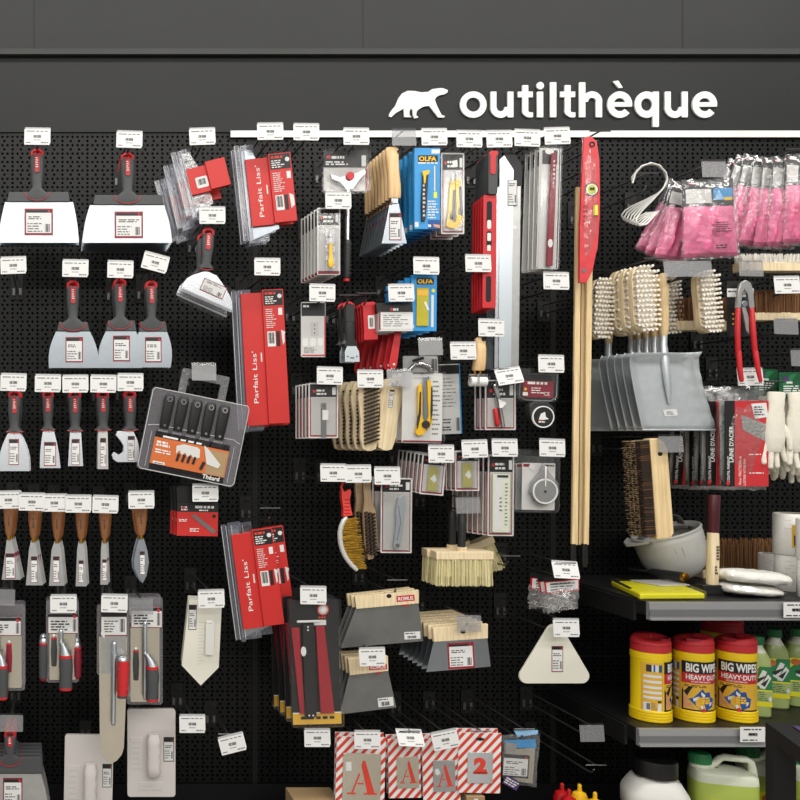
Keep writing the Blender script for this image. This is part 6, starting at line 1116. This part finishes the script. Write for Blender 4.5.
# price cards on the shelf rails
for px, py, z, dp, rail, w in ((796, 610, Z1, .375, 18, 'the upper shelf rail'), (752.5, 734.5, Z2, .34, 17.5, 'the lower shelf rail')):
    t = thing('price_tag', 'white price card clipped into ' + w, 'price tag', px, py, dp + .02); b = B(t); b.m('paper').rect(-12.5, -7.6, 12.5, 7.6, 0).m('ink').lines(-9, -6, 9, -4, 1, -.4, .6, 2).lines(-4, -1.4, 5, .6, 1, -.4, .9, 5).barcode(-4, -1.6, 5, 1.6, -.4, 9).lines(-10, 4.6, 11, 6.6, 1, -.4, .6, 3); b.done('printed_card', t)
# ---------------------------------------------------------------- black display table at the corner
A = P(765.5, 722, .75); zt = A.z; t = bpy.data.objects.new('display_table', None); COL.objects.link(t); t.location = (A.x, A.y, 0); tagp(t, 'black metal display table frame at the lower corner', 'table')
t.rotation_euler = (0, 0, math.radians(-20)); W, Dp, th = .8, .5, .028
wbox('tabletop', 0, W, -Dp, 0, zt - th, zt, 'black_metal', None, t)
for x, y in ((0, -.034), (0, -Dp), (W - .034, -.034), (W - .034, -Dp)): wbox('leg', x, x + .034, y, y + .034, 0, zt - th, 'black_metal', None, t)
wbox('stretcher', .034, W - .034, -.03, -.006, .18, .205, 'black_metal', None, t)
Q = P(803, 724.5, .8); t = bpy.data.objects.new('printed_leaflet', None); COL.objects.link(t); t.location = (Q.x, Q.y, zt + .001); t.rotation_euler = (0, 0, math.radians(-20)); tagp(t, 'purple leaflet with orange corner lying on the black table', 'leaflet')
wbox('purple_sheet', -.008, .14, -.03, .02, 0, .0015, 'purple', None, t); wbox('orange_print', .03, .12, -.05, 0, .0015, .002, 'orange', None, t)
# ================================================================ every hook with its tag
for px, py, w in ((37, 136.5, 'the widest spatula of the top row'), (129, 139.5, 'the wide spatula stack beside the widest one'), (202, 136.5, 'the short red boxed blades'), (356, 136.5, 'the long handled floor scraper'),
    (434, 137, 'the top blue cutter cards'), (469, 139, 'the twin yellow snap knives'), (499, 139, 'the red slotted ruler tools'), (527, 138, 'the aluminium straightedges'), (557, 136, 'the burgundy pencil packs'),
    (212, 215.5, 'the spatula in a clear guard'), (75, 268.5, 'the first broad scraper spatula'), (120, 269.5, 'the middle broad scraper spatula'), (267, 267, 'the longest red boxed blade'), (338, 200.5, 'the slim yellow precision knives'),
    (426, 266, 'the blue cards with yellow scraper blades'), (322, 293, 'the single grey blade pack'), (401, 293, 'the white sachets'), (478, 263.5, 'an empty hook in front of the red ruler tools'), (556, 281, 'an empty hook under the pencil packs'),
    (491, 328, 'the seam roller'), (463, 351, 'the grey info card'), (551, 364, 'the tape measure'), (329.5, 376, 'the grey snap blade packs'), (370, 379, 'the paddle shaped wire brushes'),
    (333, 473, 'the curved brass brush'), (358, 474, 'the slim dark wire brushes'), (387, 476, 'the silver folding knives'), (441, 454, 'the tilted yellow dispenser cards'), (474.5, 449, 'the upright yellow dispenser cards'), (504.5, 448, 'the long blade case cards'), (552, 448, 'the chalk line reels'),
    (13, 382.5, 'the fan shaped scraper'), (47.5, 383.5, 'the flared scraper'), (75, 384, 'the narrow straight scraper'), (103, 384, 'the chisel thin scraper'), (130, 382.5, 'the hooked multitool'),
    (63, 604, 'the grey handled packed trowel'), (114, 603.5, 'the tongue trowel pack'), (211, 599, 'the pointed floats'), (313, 595.5, 'the long black and red packs'), (372, 657, 'the narrow caulking blades'), (566, 628, 'the triangular float'), (205, 493, 'the boxed snap blades')):
    ht(px, py, w, d=.31 if py > 590 else .288)
for i, (px, py, w) in enumerate(((8, 500, 'the widest triangular filling knife'), (31.5, 502, 'the flared filling knife'), (54, 503, 'the straight broad filling knife'), (78, 504, 'the slim filling knife'), (105, 504.5, 'the slimmest filling knife'), (141, 500, 'the pointed leaf knife'))):
    hook(px, py - 8, w, .28, 14); tag(px, py, w, None, 'w', .286 + .003*(i % 2))
ht(13, 265.5, 'a bare hook at the board edge', d=.27); ht(270, 131.5, 'the middle length red boxed blades', d=.305); ht(306, 132, 'the bare hook in the top row'); ht(509, 376, 'the glass cutters', -8, skew=-14, d=.29)
hook(153, 258, 'the last broad scraper spatula', .262, 20); tag(155, 262.5, 'the last broad scraper spatula', 15)
hook(192, 716, 'nothing, beside the white floats', .26); tag(192, 724, 'a bare hook beside the white floats', 0); hook(228, 733, 'nothing, low on the board', .24); tag(232, 744, 'a bare hook with a swung tag low on the board', -14)
tag(317, 738, 'an empty hook beneath the long black packs', 0, d=.3); hook(317, 730, 'nothing, beneath the long black packs', .29)
ht(367, 740, 'the stencil card with the biggest letter', 0, d=.3); ht(410, 738, 'the stencil card with a small letter', 2, skew=-35, d=.3); ht(445, 740, 'the stencil card with the torn label', -11, d=.305)
ht(565.5, 570, 'the spacer bags', 3, skew=-18, d=.305)
hook(404, 129, 'the wooden putty knives', .295); tag(404, 137.5, 'the wooden putty knives', 0, 'c', .3)
for px, py, w, d in ((430.5, 347, 'the silver folding tool pack', .285), (468, 505, 'the cream block brushes', .29), (3, 597, 'the packed trowel at the picture edge', .28), (11, 723, 'the wide dull spatulas', .285), (141, 606, 'the plastering trowel pack', .285), (469, 623, 'the deep stack of caulking blades', .3), (592, 733, 'a bare long hook low beside the shelf', .3),
    (714, 169, 'the flat pink glove pack', .31), (676, 268.5, 'the scrubbing brushes', .3), (699.5, 268.5, 'the lone scrubbing brush', .3), (751, 268, 'the pliers', .3), (786, 326, 'the brown broom head beside the pliers', .3), (803, 358, 'the green glove cards', .3), (671, 444, 'the dusting brushes', .3)):
    hook(px, py - 8, w, d - .006, 14); tag(px, py, w, None, 'c', d)
tag(399, 378, 'the bare backed wooden wire brush', 0, 'c', .3); hook(399, 370, 'the bare backed wooden wire brush', .29); 
hook(423, 372, 'the large yellow snap knives', .29)
tag(787, 285, 'the white bristled broom head', -1, 'w', .3); hook(787, 277, 'the white bristled broom head', .29); tag(750, 377, 'the steel wool bags', -1, 'w', .295); hook(748, 369, 'the steel wool bags', .288, 18)
hook(600, 130, 'the red torpedo level', .31, 14); hook(579, 172, 'the wooden battens', .26); hook(648, 172, 'the white S-shaped hooks', .3, 18); hook(654, 257, 'the galvanised dustpans', .3, 18)
hook(596, 764, 'nothing, lowest beside the shelf', .29, 12); hook(524, 728, 'the bag with steel sheet', .292, 14); hook(481, 730, 'the stencil card with the number', .292, 10); hook(510, 555, 'nothing, beside the block brushes', .24, 12); hook(397, 579, 'the widest caulking blades', .27, 16); hook(270, 507, 'the medium red boxed blades', .27, 16); hook(349, 294, 'the black window scrapers', .28, 10); hook(367, 292, 'the red plastic sliders', .285, 12); hook(796, 148, 'the crowded pink glove cluster', .3, 10)
hook(399, 322, 'the flat red caulk tools', .27, 10); hook(141, 720, 'the white plaster floats', .17, 10, False); hook(88, 745, 'the half hidden plaster float', .17, 10, False); hook(590, 292, 'the brush behind the battens', .21, 10); hook(776, 380, 'the white knitted gloves', .29, 10)
# ================================================================ light, sky, camera
def area(name, loc, rot, sx, sy, power, col=(1, .97, .92)):
    l = bpy.data.lights.new(name, 'AREA'); l.shape = 'RECTANGLE'; l.size, l.size_y = sx, sy; l.energy = power; l.color = col
    o = bpy.data.objects.new(name, l); COL.objects.link(o); o.location = loc; o.rotation_euler = rot; return o
area('ceiling_light', (.9, -1.25, 3.5), (math.radians(14), 0, 0), 5.5, .25, 66)
area('ceiling_light', (.9, -3.6, 3.5), (math.radians(20), 0, 0), 6, .35, 78)
area('ceiling_light', (.9, -6.2, 3.6), (math.radians(30), 0, 0), 7, .5, 108)
w = bpy.data.worlds.new('shop_air'); bpy.context.scene.world = w; w.use_nodes = True; nt = w.node_tree; bg = nt.nodes['Background']
tc = nt.nodes.new('ShaderNodeTexCoord'); sp = nt.nodes.new('ShaderNodeSeparateXYZ'); rp = nt.nodes.new('ShaderNodeValToRGB'); mr = nt.nodes.new('ShaderNodeMapRange'); mr.inputs['From Min'].default_value = -1
nt.links.new(tc.outputs['Generated'], sp.inputs[0]); nt.links.new(sp.outputs[2], mr.inputs[0]); nt.links.new(mr.outputs[0], rp.inputs[0]); nz = nt.nodes.new('ShaderNodeTexNoise'); nz.inputs['Scale'].default_value = 5; nz.inputs['Detail'].default_value = 1.5; mp = nt.nodes.new('ShaderNodeMapping'); mp.inputs['Scale'].default_value = (1, 1, .7); nt.links.new(tc.outputs['Generated'], mp.inputs[0]); nt.links.new(mp.outputs[0], nz.inputs['Vector'])
m2 = nt.nodes.new('ShaderNodeMapRange'); m2.inputs['From Min'].default_value = .35; m2.inputs['From Max'].default_value = .65; m2.inputs['To Min'].default_value = .35; m2.inputs['To Max'].default_value = 1.7; nt.links.new(nz.outputs[0], m2.inputs[0])
vs = nt.nodes.new('ShaderNodeVectorMath'); vs.operation = 'SCALE'; nt.links.new(rp.outputs[0], vs.inputs[0]); nt.links.new(m2.outputs[0], vs.inputs['Scale']); nt.links.new(vs.outputs[0], bg.inputs[0])
e = rp.color_ramp.elements; e[0].color = (.22, .21, .2, 1); e[0].position = .40; e[1].color = (.85, .84, .82, 1); e[1].position = .66; e.new(.5).color = (.8, .79, .77, 1); bg.inputs[1].default_value = .45
c = bpy.data.cameras.new('camera'); co = bpy.data.objects.new('camera', c); COL.objects.link(co); co.location = (0, -DIST, CZ); co.rotation_euler = (PI/2, 0, 0)
c.sensor_width = 36; c.lens = 36 * (DIST / S) / 800; c.shift_x = (400 - CX)/800; c.shift_y = (CY - 400)/800; c.clip_start = .05
sc = bpy.context.scene; sc.camera = co; sc.view_settings.view_transform = 'Standard'; sc.view_settings.look = 'None'; sc.cycles.transparent_max_bounces = 32; sc.cycles.max_bounces = 6; sc.cycles.caustics_reflective = False; sc.cycles.caustics_refractive = False
